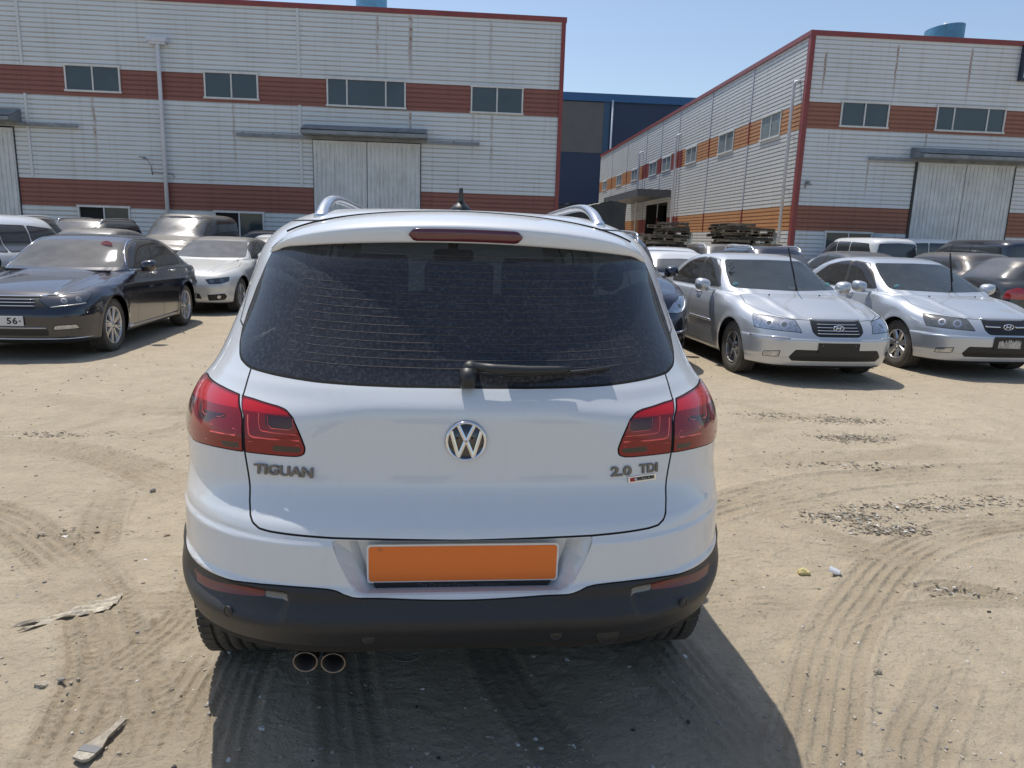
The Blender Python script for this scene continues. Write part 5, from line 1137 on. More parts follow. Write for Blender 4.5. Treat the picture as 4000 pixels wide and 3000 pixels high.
def suvshape(L=4.75, W=.95, H=1.72, ro=.95, fo=.88, wr=.36, cowl=1.17, hood=1.02, van=False, rt=.28, wst=None, cowly=None, gh=(.84, .78, .66), disp=None):
    wst = wst or L-2.05; cowly = cowly or L-1.28
    return Shape(L=L, W=W,
        T=[(-.3, H-.22), (.15, H-.10), (.45, H-.03), (.9, H-.005), (L*.4, H), (wst-.25, H-.02), (wst, H-.07), (wst+.10, H-.13), (cowly-.05, cowl+.03), (cowly+.12, cowl-.01), (cowly+.4, cowl-.04), (L-.4, hood), (L-.12, hood-.08), (L+.02, hood-.22), (L+.3, hood-.5)],
        R=[(.15, .18), (.35, .05), (.5, .005), (.65, 0), (.75, .03), (1.0, .05), (1.12, .08), (1.2, .11), (H-.1, .11+rt), (H+.1, .2+rt)],
        F=[(.15, L-.16), (.28, L-.05), (.45, L-.0), (.62, L), (.75, L-.02), (.9, L-.06), (1.05, L-.2), (1.4, L-1.0), (1.8, L-1.8)],
        S=[(.12, W-.10), (.3, W-.045), (.5, W-.015), (.75, W), (.92, W-.005), (1.04, W-.035), (1.10, W-.07), (1.2, gh[0]*W), (H-.25, gh[1]*W), (H-.04, gh[2]*W), (H+.1, gh[2]*W-.12)],
        B=[(0, .34), (.5, .26), (1.0, .22), (L-.8, .22), (L-.3, .24), (L, .28)],
        br=(.08, .12), bf=(.10, .18), crown=.05, ws=(.10, .18), tap=(.05, 1.0, .05, 1.0), kr=.26, kf=.36, kt=.14, ktr=.07, ktf=.14,
        wheels=(ro, L-fo), wr=wr, arch=wr+.052, flare=.018, za=.75, belt=1.08, tb=(.08, 1.4, .06, L-2.2), disp=disp, softT=.05)
def son_disp(x, y, z, xs):
    d = np.zeros_like(x); fr = sstep(2.9, 3.6, y)
    d += .010*fr*np.exp(-((x-(.42+.10*(4.8-y)))/.05)**2)*sstep(.74, .80, z)      # hood creases
    d += .012*sstep(4.0, 4.4, y)*sstep(.555, .535, z)*sstep(.30, .36, z)           # bumper shelf
    return d
def pas_disp(x, y, z, xs):
    d = .010*sstep(2.9, 3.5, y)*np.exp(-((x-(.50+.07*(4.7-y)))/.045)**2)*sstep(.74, .8, z)
    d += .006*np.exp(-((z-(.80+.02*np.clip(y-2, -2, 3)))/.025)**2)*sstep(4.5, 4.0, y)*sstep(.7, .8, x)
    return d
def bmw_disp(x, y, z, xs):
    return .012*sstep(2.8, 3.4, y)*np.exp(-((x-(.45+.10*(4.6-y)))/.04)**2)*sstep(.74, .8, z)
SHP = dict(
    silver=sedan(disp=son_disp),
    navy=sedan(L=4.74, W=.916, H=1.456, ro=1.06, fo=.885, wr=.335, cowl=.985, cowly=3.34, hood=.80, deck=1.04, wst=2.64, rgt=1.30, rgb=.42, nose=.66, kf=.30, bf=(.09, .16), disp=pas_disp),
    white=sedan(L=4.62, W=.905, H=1.43, ro=1.02, fo=.79, wr=.33, cowl=.975, cowly=3.25, hood=.79, deck=1.05, wst=2.40, rgt=1.25, rgb=.50, nose=.62, kf=.34, disp=bmw_disp),
    lux=suvshape(L=4.82, W=.965, H=1.735, fo=.86, cowl=1.19, hood=1.03, wr=.375),
    mid=suvshape(L=4.48, W=.925, H=1.64, fo=.88, cowl=1.12, hood=.97, wr=.35, rt=.34),
    van=suvshape(L=5.12, W=.96, H=1.93, fo=.95, cowl=1.27, hood=1.10, wr=.345, rt=.10, wst=3.35, cowly=4.15, gh=(.90, .85, .74)))
# ---------------------------------------------------------------- builder for the parked cars
def circ(cx, cz, r, n=18, k=1.0): return [(cx+r*k*math.cos(t), cz+r*math.sin(t)) for t in np.linspace(0, 2*math.pi, n, endpoint=False)]
SEDW = dict(rear=[(1.20, 1.09), (1.58, 1.30), (1.86, 1.375), (2.13, 1.395), (2.27, 1.02), (1.24, 1.02)], front=[(2.21, 1.395), (2.50, 1.375), (2.80, 1.24), (3.14, 1.04), (2.35, 1.02)])
FEAT = dict(
 silver=dict(win=[SEDW['rear'], SEDW['front']], ws=[(-.3, 1.012), (.73, 1.035, .05), (.655, 1.22), (.565, 1.385, .04), (-.3, 1.40)], rw=[(-.3, 1.10), (.64, 1.12, .05), (.56, 1.35, .04), (-.3, 1.37)],
   head=[(.985, .788), (.772, .781), (.558, .764), (.466, .750), (.384, .616), (.535, .623), (.89, .636)], rings=[(.73, .705, .040), (.575, .698, .046)],
   grille=[(-.315, .748), (.315, .748), (.288, .629), (.235, .575, .03), (-.235, .575, .03), (-.288, .629)], gbars=[.712, .678, .645, .612], gtop=.762,
   intake=[(-.44, .425), (.44, .425), (.50, .335), (.47, .290), (-.47, .290), (-.50, .335)], fog=[(.748, .378), (.574, .406), (.59, .325), (.765, .312)], trims=[((.50, .93), .562, .545, .022)],
   tail=[(.60, .70), (.95, .72), (1.05, .90), (.80, .93), (.60, .90)], bonnet=[(0, 3.72), (.72, 3.60), (.80, 3.95), (.66, 4.42), (.50, 4.60), (0, 4.715)], doors=[[(1.28, .30), (2.28, .27), (2.28, 1.0), (2.13, 1.40), (1.7, 1.35), (1.22, 1.0), (1.42, .72)], [(2.31, .27), (3.30, .27), (3.22, .99), (2.6, 1.38), (2.2, 1.41), (2.31, 1.0)]], beltchrome=False),
 navy=dict(win=[[(1.08, 1.13), (1.40, 1.31), (1.78, 1.37), (1.96, 1.375), (2.08, 1.005), (1.06, 1.01)], [(2.03, 1.375), (2.45, 1.355), (2.72, 1.25), (3.02, 1.03), (2.15, 1.005)]], ws=[(-.3, 1.015), (.735, 1.03, .05), (.66, 1.2), (.575, 1.36, .04), (-.3, 1.378)], rw=[(-.3, 1.09), (.64, 1.12, .05), (.56, 1.33, .04), (-.3, 1.35)],
   head=[(.375, .700), (.39, .746), (.618, .772), (.874, .792), (.94, .783), (.804, .672), (.688, .643), (.487, .620), (.463, .622)], rings=[(.60, .700, .030), (.74, .712, .030)],
   grille=[(-.39, .752), (.39, .752), (.37, .70), (.45, .630), (.30, .604), (-.30, .604), (-.45, .630), (-.37, .70)], gbars=[.712, .678, .642], gtop=.748, gdark=True,
   intake=[(-.44, .375), (.44, .375), (.44, .30), (-.44, .30)], fog=[(.492, .424), (.684, .430), (.72, .375), (.471, .364)], trims=[((-.42, .42), .392, .392, .014), ((-.87, .87), .262, .262, .018)],
   tail=[(.60, .75), (.95, .76), (1.0, .95), (.80, .97), (.60, .93)], bonnet=[(0, 3.52), (.74, 3.42), (.80, 3.85), (.70, 4.30), (.52, 4.56), (0, 4.655)], doors=[[(1.22, .30), (2.10, .27), (2.10, 1.0), (1.98, 1.38), (1.6, 1.35), (1.12, 1.0), (1.30, .72)], [(2.13, .27), (3.12, .27), (3.05, .99), (2.5, 1.34), (2.02, 1.385), (2.13, 1.0)]], beltchrome=True, sill=True),
 white=dict(win=[[(1.02, 1.11), (1.35, 1.29), (1.72, 1.345), (1.88, 1.35), (1.98, .995), (1.02, 1.0)], [(1.95, 1.35), (2.28, 1.325), (2.56, 1.2), (2.86, 1.01), (2.06, .995)]], ws=[(-.3, 1.0), (.72, 1.02, .05), (.65, 1.18), (.565, 1.335, .04), (-.3, 1.352)], rw=[(-.3, 1.09), (.62, 1.12, .05), (.54, 1.30, .04), (-.3, 1.32)],
   head=[(.40, .655), (.50, .672), (.66, .690), (.82, .705), (.79, .62), (.62, .575), (.45, .570)], rings=[(.50, .622, .032), (.66, .637, .034)],
   grille=[(.03, .655), (.27, .66), (.28, .60), (.24, .545), (.05, .545), (.02, .60)], gbars=[], gtop=None,
   intake=[(-.30, .40), (.30, .40), (.34, .30), (-.34, .30)], fog=[(.42, .375), (.69, .395), (.74, .34), (.70, .275), (.44, .265)], trims=[((.42, .80), .392, .40, .012)], fogdark=True,
   tail=[(.60, .72), (.95, .74), (1.0, .92), (.80, .95), (.60, .90)], bonnet=[(0, 3.36), (.72, 3.25), (.80, 3.7), (.68, 4.2), (.50, 4.42), (0, 4.53)], doors=[[(1.16, .30), (2.0, .27), (2.0, 1.0), (1.9, 1.35), (1.5, 1.33), (1.08, 1.0), (1.25, .72)], [(2.03, .27), (3.0, .27), (2.95, .99), (2.4, 1.32), (1.94, 1.355), (2.03, 1.0)]], beltchrome=False),
)
def suvfeat(L, H, cowl, wst, dark=True):
    b = cowl-.02; t = H-.17; y1 = wst-.15; a = L-1.45
    m1 = .33*L; m2 = .50*L
    return dict(win=[[(.42, b+.12), (.62, t-.05), (m1-.04, t), (m1-.04, b+.02), (.5, b+.03)], [(m1+.03, b+.02), (m1+.03, t), (m2-.03, t+.005), (m2-.03, b)], [(m2+.03, b), (m2+.03, t+.005), (y1+.05, t-.03), (y1+.42, b+.3), (a+.02, b+.04)]],
   ws=[(-.3, cowl+.03), (.76, cowl+.06, .05), (.68, (cowl+H)/2), (.585, H-.125, .04), (-.3, H-.095)], rw=[(-.3, cowl+.0), (.70, cowl+.02, .05), (.62, H-.2, .04), (-.3, H-.16)],
   head=[(.47, H*.43), (.54, H*.455), (.62, H*.50), (.80, H*.545), (.98, H*.535), (1.0, H*.49), (.85, H*.445), (.65, H*.425)], rings=[(.70, H*.475, .045)],
   grille=[(-.36, H*.51), (.36, H*.51), (.38, H*.40), (.30, H*.355), (-.30, H*.355), (-.38, H*.40)], gbars=[H*.47, H*.43], gtop=None,
   intake=[(-.45, .42), (.45, .42), (.50, .30), (-.50, .30)], fog=[(.60, .45), (.82, .47), (.84, .40), (.62, .37)], fogdark=True, trims=[((.52, 1.0), .505, .515, .032)],
   tail=[(.62, H*.50), (.95, H*.50), (1.05, H*.60), (.80, H*.64), (.66, H*.60)], bonnet=[(0, L-1.14), (.76, L-1.22), (.84, L-.8), (.76, L-.38), (.5, L-.16), (0, L-.10)], doors=[[(1.35, .40), (m2, .36), (m2, t+.02), (m1, t+.02), (m1-.2, 1.0), (1.45, .8)], [(m2+.03, .36), (L-1.42, .36), (L-1.35, b), (y1+.3, t-.1), (m2+.03, t+.02)]], beltchrome=False)
FEAT['lux'] = suvfeat(4.82, 1.735, 1.19, 2.77); FEAT['mid'] = suvfeat(4.48, 1.64, 1.12, 2.43); FEAT['van'] = suvfeat(5.12, 1.93, 1.27, 3.35)
def smoothside(L): pass
SKINS = {}
def get_skin(kind, res):
    key = (kind, res)
    if key in SKINS: return SKINS[key]
    sh = SHP[kind]; ft = FEAT[kind]; L = sh.L; far = res == 'far'
    c = .05 if far else .03; f = .035 if far else .017
    V, T = sh.mesh(grid(-1.0, 1.0, f if not far else .05, c), grid(-.05, L+.05, f, c, (L-.7, L+.1)), grid(.1, SHP[kind].T.Y.max()+.08, f, c, (.2, 1.2)), .85, 1.1)
    sk = Skin(sh, V, T)
    front = lambda c_: c_[:, 1] > L-1.0
    tf = lambda poly, r=.012: (lambda v: sdpoly(np.stack([np.arctan2(v[:, 0] if poly[0][0] < 0 else np.abs(v[:, 0]), v[:, 1]-(L-1.1)), v[:, 2]], 1), roundpoly(poly, r)))
    tr = lambda poly, r=.02: (lambda v: sdpoly(np.stack([np.arctan2(np.abs(v[:, 0]), 1.1-v[:, 1]), v[:, 2]], 1), roundpoly(poly, r)))
    xz = lambda poly: (lambda v: sdpoly(np.stack([np.abs(v[:, 0]), v[:, 2]], 1), roundpoly(poly, .02)))
    sp = lambda poly, r=.04: (lambda v: sdpoly(v[:, [1, 2]], roundpoly(poly, r)))
    sidec = lambda c_: (np.abs(c_[:, 0]) > .50) & (c_[:, 1] > .30) & (c_[:, 1] < L-.9)
    for i, p in enumerate(ft['win']): sk.region('win%d' % i, sp(p, .05), sidec)
    for i in range(len(ft['win'])): sk.region('surround', sp([(a+(.02 if a > sum(q[0] for q in ft['win'][i])/len(ft['win'][i]) else -.02), b_+(.016 if b_ > 1.15 else -.018)) for a, b_ in [q[:2] for q in ft['win'][i]]], .06), sidec)
    if kind in ('silver', 'navy', 'white'): w0, w1 = ft['win']; sk.region('surround', sp([w0[3][:2], w1[0][:2], w1[-1][:2], w0[4][:2]], .001), sidec)
    zc = min(q[1] for q in ft['ws'])-.01; zr = min(q[1] for q in ft['rw'])-.01
    sk.region('windscreen', xz(ft['ws']), lambda c_: (c_[:, 1] > L*.5) & (c_[:, 2] > zc) & (c_[:, 1] < L-1.0))
    sk.region('rear_glass', xz(ft['rw']), lambda c_: (c_[:, 1] < L*.42) & (c_[:, 2] > zr))
    if not far:
        sk.region('head', tf(ft['head'], .01), front, gap=.006)
        for a, b_, r in ft['rings']: sk.region('ring', tf(circ(a, b_, r), 0), front, over=('head',)); sk.region('bulb', tf(circ(a, b_, r*.62), 0), front, over=('ring',))
        sk.region('grille', tf(ft['grille']), front, over=('body', 'gap')); sk.region('intake', tf(ft['intake']), front); sk.region('fog', tf(ft['fog'], .015), front, gap=.007)
        if ft.get('fogdark'):
            cx = sum(q[0] for q in ft['fog'])/len(ft['fog']); cz = sum(q[1] for q in ft['fog'])/len(ft['fog']); sk.region('foglamp', tf(circ(cx, cz, .032), 0), front, over=('fog',))
    else: sk.region('head', tf(ft['head'], .01), front); sk.region('grille', tf(ft['grille']), front)
    sk.region('tail', tr(ft['tail']), lambda c_: c_[:, 1] < 1.0)
    if not far:
        sk.region('bonnet', lambda v: sdpoly(np.stack([np.abs(v[:, 0]), v[:, 1]], 1), roundpoly([(-.3, ft['bonnet'][0][1])]+ft['bonnet']+[(-.3, ft['bonnet'][-1][1])], .03)), lambda c_: (c_[:, 2] > .66) & (c_[:, 1] > L-1.5), gap=.007)
        for p in ft['doors']: sk.region('door', sp(p, .03), sidec, gap=.006)
    sk.region('under', lambda v: v[:, 2]-(sh.B(v[:, 1])+.03), lambda c_: c_[:, 2] < .5, over=tuple(sk.names))
    cut_arches(sk)
    SKINS[key] = sk; return sk
M_LINER = M_DARK
M_HEADC = mat('clear headlamp', (.42, .44, .47), .10, metal=.75, coat=1, noise=.35, nscale=30)
M_HEADD = mat('smoked headlamp', (.035, .04, .05), .08, coat=1)
M_REFL = mat('lamp reflector', (.50, .52, .56), .22, metal=.85, coat=1)
M_DULL = mat('dull reflector', (.16, .17, .19), .35, metal=.6, coat=1)
M_BULB = mat('headlamp projector', (.10, .11, .12), .03, coat=1)
M_GRL = mat('black grille', (.012, .012, .013), .5)
M_TAIL = mat('tail lamp red', (.40, .02, .02), .12, coat=1)
G_DUSTY = glass('dusty windscreen', (.45, .5, .5), .22, dust=.36, rough=.05, dustcol=(.40, .39, .37))
G_DARK = glass('dark dusty window', (.4, .42, .44), .12, dust=.10, rough=.03)
M_FARG = mat('dark car glass', (.030, .036, .044), .07, spec=.9, dust=.5, dustcol=(.30, .29, .27))
G_CLEAR = glass('clear windscreen', (.80, .90, .86), .90, dust=.09, rough=.02, dustcol=(.40, .45, .43))
G_SIDEC = glass('lightly tinted window', (.6, .62, .6), .75, dust=.06)
M_RUB = mat('black rubber trim', (.02, .02, .02), .6, dust=.15)
def front_pts(sh, th0, th1, z0, z1, n=14, off=0):
    out = []
    for k in range(n):
        th = th0+(th1-th0)*k/(n-1); z = z0+(z1-z0)*k/(n-1)
        d = np.array([math.sin(th), math.cos(th), 0]); o = np.array([0, sh.L-1.1, z]); t = np.linspace(.4, 1.6, 300); P = o+d*t[:, None]; v = sh.f(P); i = max(1, int(np.argmax(v > 0))); a = v[i-1]/(v[i-1]-v[i]); out.append(P[i-1]+(P[i]-P[i-1])*a)
    return np.array(out)
def build_car(kind, name, loc, rz, label, cat, paint, group=None, res='near', glassk='dusty', rim=M_RIM, style=(5, 'twin'), rr=.215, head=None, rails=None, roof=None, scale=1.0, wheels=True, interior=None, group2=None):
    sh = SHP[kind]; ft = FEAT[kind]; L = sh.L; sk = get_skin(kind, res); far = res == 'far'
    root = empty(name, (loc[0], loc[1], 0), rz, label, cat, group)
    if scale != 1.0: root.scale = (1, 1, scale)
    gw = {'dusty': G_DUSTY, 'clear': G_CLEAR, 'far': M_FARG}[glassk]; gs = {'dusty': G_DARK, 'clear': G_SIDEC, 'far': M_FARG}[glassk]
    hm = {'head': head or M_HEADC, 'ring': M_DULL if head is M_HEADD else M_REFL, 'bulb': M_BULB}
    bm_ = {'body': paint, 'gap': M_GAP, 'surround': M_RUB, 'under': M_DARK}
    roofz = sh.T.Y.max()-.16
    if roof is not None:
        sk.region('rooftop', lambda v: roofz-v[:, 2], lambda c_: c_[:, 2] > roofz-.1); bm_['rooftop'] = roof
    part(sk, list(bm_), 'body', bm_, root)
    for s in (-1, 1):
        cs = lambda c_, s=s: c_[:, 0]*s > 0
        for i in range(len(ft['win'])): part(sk, ['win%d' % i], 'side_window', gs, root, cs)
        part(sk, ['head', 'ring', 'bulb'] if not far else ['head'], 'headlight', hm if not far else (head or M_HEADC), root, cs, .002)
        part(sk, ['tail'], 'tail_light', M_TAIL, root, cs, .002)
        if not far:
            part(sk, ['fog', 'foglamp'], 'fog_light', {'fog': M_GRL if ft.get('fogdark') else M_HEADC, 'foglamp': M_HEADC}, root, cs)
            ym = ft['doors'][0][2][0]+.015
            for q, (y0, y1) in enumerate(((0, ym), (ym, 9))):
                d = part(sk, ['door'], 'door', paint, root, lambda c_, s=s, y0=y0, y1=y1: (c_[:, 0]*s > 0) & (c_[:, 1] >= y0) & (c_[:, 1] < y1))
                yy = (1.55 if q == 0 else ym+.22)
                if d:
                    p, _ = surf_pt_side(sh, s, yy, .93 if sh.T.Y.max() < 1.55 else 1.03); b = MB(); b.tube([p, p+Vector((s*.032, .02, 0)), p+Vector((s*.034, .15, 0)), p+Vector((0, .17, 0))], .012, 8, flat=1.2); b.build('handle', M_CHR2 if kind == 'navy' else paint, d)
            mirror(sh, root, s*(sh.W+.0), ft['win'][-1][-2][0]-.06 if len(ft['win'][-1]) > 3 else 3, 1.03 if sh.T.Y.max() < 1.55 else 1.16, paint, M_MIR, .95)
    part(sk, ['windscreen'], 'windscreen', gw, root); part(sk, ['rear_glass'], 'rear_window', gs, root)
    if not far:
        part(sk, ['bonnet'], 'bonnet', paint, root); part(sk, ['grille'], 'grille', M_GRL, root); part(sk, ['intake'], 'air_intake', M_GRL, root)
        for z in ft['gbars']:
            e = .93*max(q[0] for q in ft['grille']); P = front_pts(sh, -e*.80, e*.80, z, z); g = sh.grad(P); b = MB(); b.tube([tuple(p) for p in P+g*.004], .0055, 6); b.build('grille_bar', M_CHR, root)
        if ft['gtop']:
            e = max(q[0] for q in ft['grille'])*1.02; P = front_pts(sh, -e, e, ft['gtop'], ft['gtop']); g = sh.grad(P); b = MB(); b.tube([tuple(p) for p in P+g*.003], .012, 8, flat=.8); b.build('grille_trim', M_CHR2 if kind == 'silver' else M_CHR, root)
        for (a, b_), z0, z1, wd in ft['trims']:
            for s in ((1, -1) if a > 0 else (1,)):
                P = front_pts(sh, a*s, b_*s, z0, z1); g = sh.grad(P); b = MB(); b.tube([tuple(p) for p in P+g*.003], wd*.42, 8); b.build('bumper_trim', M_CHR, root)
        if ft.get('beltchrome'):
            for s in (-1, 1):
                w0 = ft['win'][0]; w1 = ft['win'][1]; line = [w1[-2], w1[-1], w0[-2]] ; top = [w0[-1], w0[0], w0[1], w0[2], w0[3], w1[0], w1[1], w1[2], w1[3]]
                for seq, dz in (([(w1[3][0]+.02, .995), (2.1, .982), (1.04, .988)], 0), ([(a-(.03 if i < 2 else 0), c+.022) for i, (a, c) in enumerate(top[1:])], 0)):
                    P = np.array([[s*.75, a, c] for a, c in [tuple(q) for q in smoothline(seq, 5)]])
                    P = np.array([list(surf_pt_side(sh, s, q[1], q[2])[0]) for q in P]); g = sh.grad(P); b = MB(); b.tube([tuple(p) for p in P+g*.004], .0075, 6); b.build('window_trim', M_CHR, root)
                P = np.array([list(surf_pt_side(sh, s, y, .27)[0]) for y in np.linspace(1.50, 3.42, 14)]); g = sh.grad(P); b = MB(); b.tube([tuple(p) for p in P+g*.002], .012, 6); b.build('sill_trim', M_CHR, root)
        if kind == 'silver':
            for s in (-1, 1):
                for y0, y1 in ((1.5, 2.22), (2.36, 3.18)):
                    P = np.array([list(surf_pt_side(sh, s, y, .58)[0]) for y in np.linspace(y0, y1, 10)]); g = sh.grad(P); b = MB(); b.tube([tuple(p) for p in P+g*.003], .014, 6, flat=1.2); b.build('side_moulding', M_CHR2, root)
        if kind in ('silver', 'navy', 'white', 'lux'):
            for s in (-1, 1):
                b = MB(); cw = sh.B(2)*0; y = L-1.14 if kind == 'navy' else L-1.08
    if rails is not None:
        H = sh.T.Y.max()
        for s in (-1, 1):
            ys = [.55, .60, .75, 1.0, L*.35, wst_of(sh)-.15, wst_of(sh)+.0, wst_of(sh)+.06]; hs = [-.01, .02, .045, .055, .055, .045, .02, -.01]; P = []
            for y, h in zip(ys, hs): p, q = surf_pt(sh, s*(.60-.02*abs(y-1.8)), y=y); P.append(p+Vector((0, 0, h)))
            P = smoothline(P, 4); b = MB(); b.tube([tuple(p) for p in P], .018, 8, flat=1.1); b.build('roof_rail', rails, root)
    liners(sh, root, M_LINER)
    if wheels:
        for i, y in enumerate(sh.wheels):
            for s in (-1, 1): wheel(root, (s*(sh.W-.135), y, sh.wr), sh.wr, .215, rr, style, M_TYRE, rim, s, mdark=M_DARK, tread=not far and i == 1)
    b = MB(); b.b2((-sh.W+.16, .45, .34), (sh.W-.16, L-1.2, .40)); H = sh.T.Y.max(); b.b2((-sh.W+.18, .46, .40), (sh.W-.18, .54, H*.58)); b.build('cabin_floor', MATS['dark trim'], root)
    if not far:
        im = interior or MATS['dark trim']; b = MB(); b.box((0, L-1.62, H*.60), (2*sh.W-.46, .50, .24)); b.build('dashboard', im if interior is None else MATS['dark trim'], root, bevel=.04)
        for x in (-.37, .37): seat(root, x, L*.52, .45, im)
        for x in (-.37, .37): seat(root, x, L*.35, .45, im)
        b = MB(); b.tube([Vector((-.37+.18*math.cos(t), L-1.95+.06*math.sin(t), H*.62+.17*math.sin(t))) for t in np.linspace(0, 2*math.pi, 24, endpoint=False)], .014, 8, closed=True); b.build('steering_wheel', MATS['dark trim'], root)
        b = MB(); b.box((.0, wst_of(sh)-.10, H-.16), (.22, .03, .06)); b.build('interior_mirror', M_BLK2, root, bevel=.01)
    return root
def wst_of(sh):
    y = np.linspace(sh.L*.3, sh.L, 300); return float(y[np.argmax(sh.T(y) < sh.T.Y.max()-.06)])
def paintmat(name, col, metal=0, rough=.35, dust=.3, flake=0): return mat(name, col, rough, metal=metal, coat=1, dust=dust, dustcol=(.42, .37, .30), flake=flake)
P_SIL = paintmat('silver metallic paint', (.54, .565, .595), .5, .33, .22, .06); P_SIL2 = paintmat('cool silver metallic paint', (.50, .54, .59), .5, .33, .22, .06)
P_NAVY = paintmat('dark navy paint', (.006, .009, .020), .2, .22, .08); P_WHITE = paintmat('warm white paint', (.62, .62, .58), .15, .32, .25); P_BLACK = paintmat('dusty black paint', (.010, .010, .012), .1, .35, .42); P_BLUEB = paintmat('blue black paint', (.014, .020, .038), .35, .22, .10); P_GREY = paintmat('dark grey paint', (.03, .033, .038), .4, .32, .25); P_BROWN = paintmat('dark brown paint', (.022, .018, .017), .3, .35, .3); P_PW = paintmat('plain white paint', (.72, .73, .73), 0, .3, .12)
PI = math.pi
def oval_emblem(root, sh, z, w_, h_, m):
    P = front_pts(sh, -.001, .001, z, z, 3)[1]; n_ = Vector(sh.grad(P[None])[0]); b = MB(); ring = [(w_*math.cos(t), h_*math.sin(t), .004) for t in np.linspace(0, 2*math.pi, 32, endpoint=False)]; b.tube(ring, .0055, 8, closed=True)
    b.tube([(-w_*.50, -h_*.70, .004), (-w_*.22, h_*.80, .004)], .008, 6, flat=.6); b.tube([(w_*.22, -h_*.80, .004), (w_*.50, h_*.70, .004)], .008, 6, flat=.6); b.tube([(-w_*.40, -h_*.18, .004), (0, h_*.02, .006), (w_*.40, h_*.18, .004)], .006, 6, flat=.6)
    o = b.build('emblem', m, root); o.matrix_local = frame(Vector(P)+n_*.012, (-1, 0, 0), (0, 0, 1)); return o
def raised_wiper(root, sh, base, top, blade_len, side=1):
    base = Vector(base); top = Vector(top); b = MB(); d = (top-base).normalized(); b.lathe([(-.01, .022), (.02, .018)], 12, 0, 'z', c=tuple(base))
    b.tube([base, base+d*.12, base.lerp(top, .93)], [.013, .011, .007], 8, flat=.7); w_ = b.build('wiper', M_BLK2, root)
    b = MB(); m0 = base.lerp(top, .30); a = m0+Vector((side*.012, .03, 0)); c = a+(top-base).normalized()*blade_len; b.tube([a, (a+c)/2+Vector((0, .006, 0)), c], .008, 6); b.tube([a+Vector((0, .012, 0)), c+Vector((0, .012, 0))], .005, 6); b.build('wiper_blade', M_BLK2, w_)
def rest_wipers(root, sh, y, z, xs):
    for x0, x1 in xs:
        P = []
        for t in np.linspace(0, 1, 5): p, n_ = surf_pt(sh, x0+(x1-x0)*t, y=y-.02-.10*t*0+.0); P.append(p+n_*.02)
        b = MB(); b.tube([tuple(p) for p in P], .011, 6); b.build('wiper', M_BLK2, root)
TANSEAT = mat('beige seat fabric', (.34, .32, .23), .85)
# ---- silver sedans
s1 = build_car('silver', 'silver_sedan', (4.12, 12.77), PI+R_(2.5), 'silver sedan nearest the white SUV, chrome-barred grille, raised wiper, black plate holder', 'sedan', P_SIL, 'sedans and SUVs parked in the front row', glassk='clear', rim=mat('dark silver alloy', (.30, .30, .31), .3, metal=.85, dust=.3), style=(5, 'twin'), rr=.205, interior=TANSEAT)
oval_emblem(s1, SHP['silver'], .668, .062, .033, M_CHR)
s2 = build_car('silver', 'silver_sedan', (6.68, 13.35), PI+R_(2), 'silver-blue sedan on the right with smoked headlights, raised wiper and torn black plate holder', 'sedan', P_SIL2, 'sedans and SUVs parked in the front row', glassk='clear', rim=mat('bright alloy', (.62, .63, .64), .22, metal=.9, dust=.2), style=(7, 'wide'), rr=.205, interior=mat('dark beige seat fabric', (.22, .21, .18), .85), head=mat('smoky headlamp', (.10, .105, .10), .10, coat=1, noise=.3, nscale=25))
oval_emblem(s2, SHP['silver'], .668, .066, .036, M_CHR)
for o_ in [c for c in s2.children if c.name.startswith(('grille_bar', 'bumper_trim'))]:
    if o_.name.startswith('bumper_trim'): bpy.data.objects.remove(o_)
gb = [c for c in s2.children if c.name.startswith('grille_bar')]
for o_ in gb: bpy.data.objects.remove(o_)
for s in (-1, 1): P = front_pts(SHP['silver'], s*.10, s*.275, .668, .672); g = SHP['silver'].grad(P); b = MB(); b.tube([tuple(p) for p in P+g*.006], .011, 8); b.build('grille_bar', M_CHR, s2)
def holder(root, sh, z, w_, h_, m, x=0, th=.012):
    P = front_pts(sh, -.001, .001, z, z, 3)[1]; b = MB(); b.prism(roundpoly([(-w_/2, -h_/2), (w_/2, -h_/2), (w_/2, h_/2), (-w_/2, h_/2)], .008), 0, th, 'z'); o = b.build('number_plate', m, root); o.matrix_local = frame((x, sh.L+.004, z), (-1, 0, 0), (0, .06, 1)); return o
hp = holder(s1, SHP['silver'], .452, .50, .115, mat('matt black holder', (.014, .014, .015), .5)); 
for x in (-.20, .20): b = MB(); b.lathe([(.012, .007), (.015, .006), (.0155, 0)], 12, 0, 'z', c=(x, .03 if x < 0 else .03, 0)); b.build('screw', M_ZINC, hp)
hp = holder(s2, SHP['silver'], .480, .42, .155, mat('chipped black holder', (.018, .018, .018), .6)); b = MB(); rg = random.Random(3); top = [(-.15+.3*k/22, .03+rg.uniform(-.03, .022)) for k in range(23)]; b.prism([(-.15, -.065), (.16, -.067)]+top[::-1], .0125, .0133, 'z'); b.build('torn_sticker', mat('grubby torn sticker', (.42, .40, .37), .8, noise=.45, nscale=25), hp)
raised_wiper(s1, SHP['silver'], (-.10, 3.52, 1.0), (.20, 3.72, 1.60), .46); raised_wiper(s2, SHP['silver'], (-.12, 3.50, 1.01), (.07, 3.58, 1.56), .42)
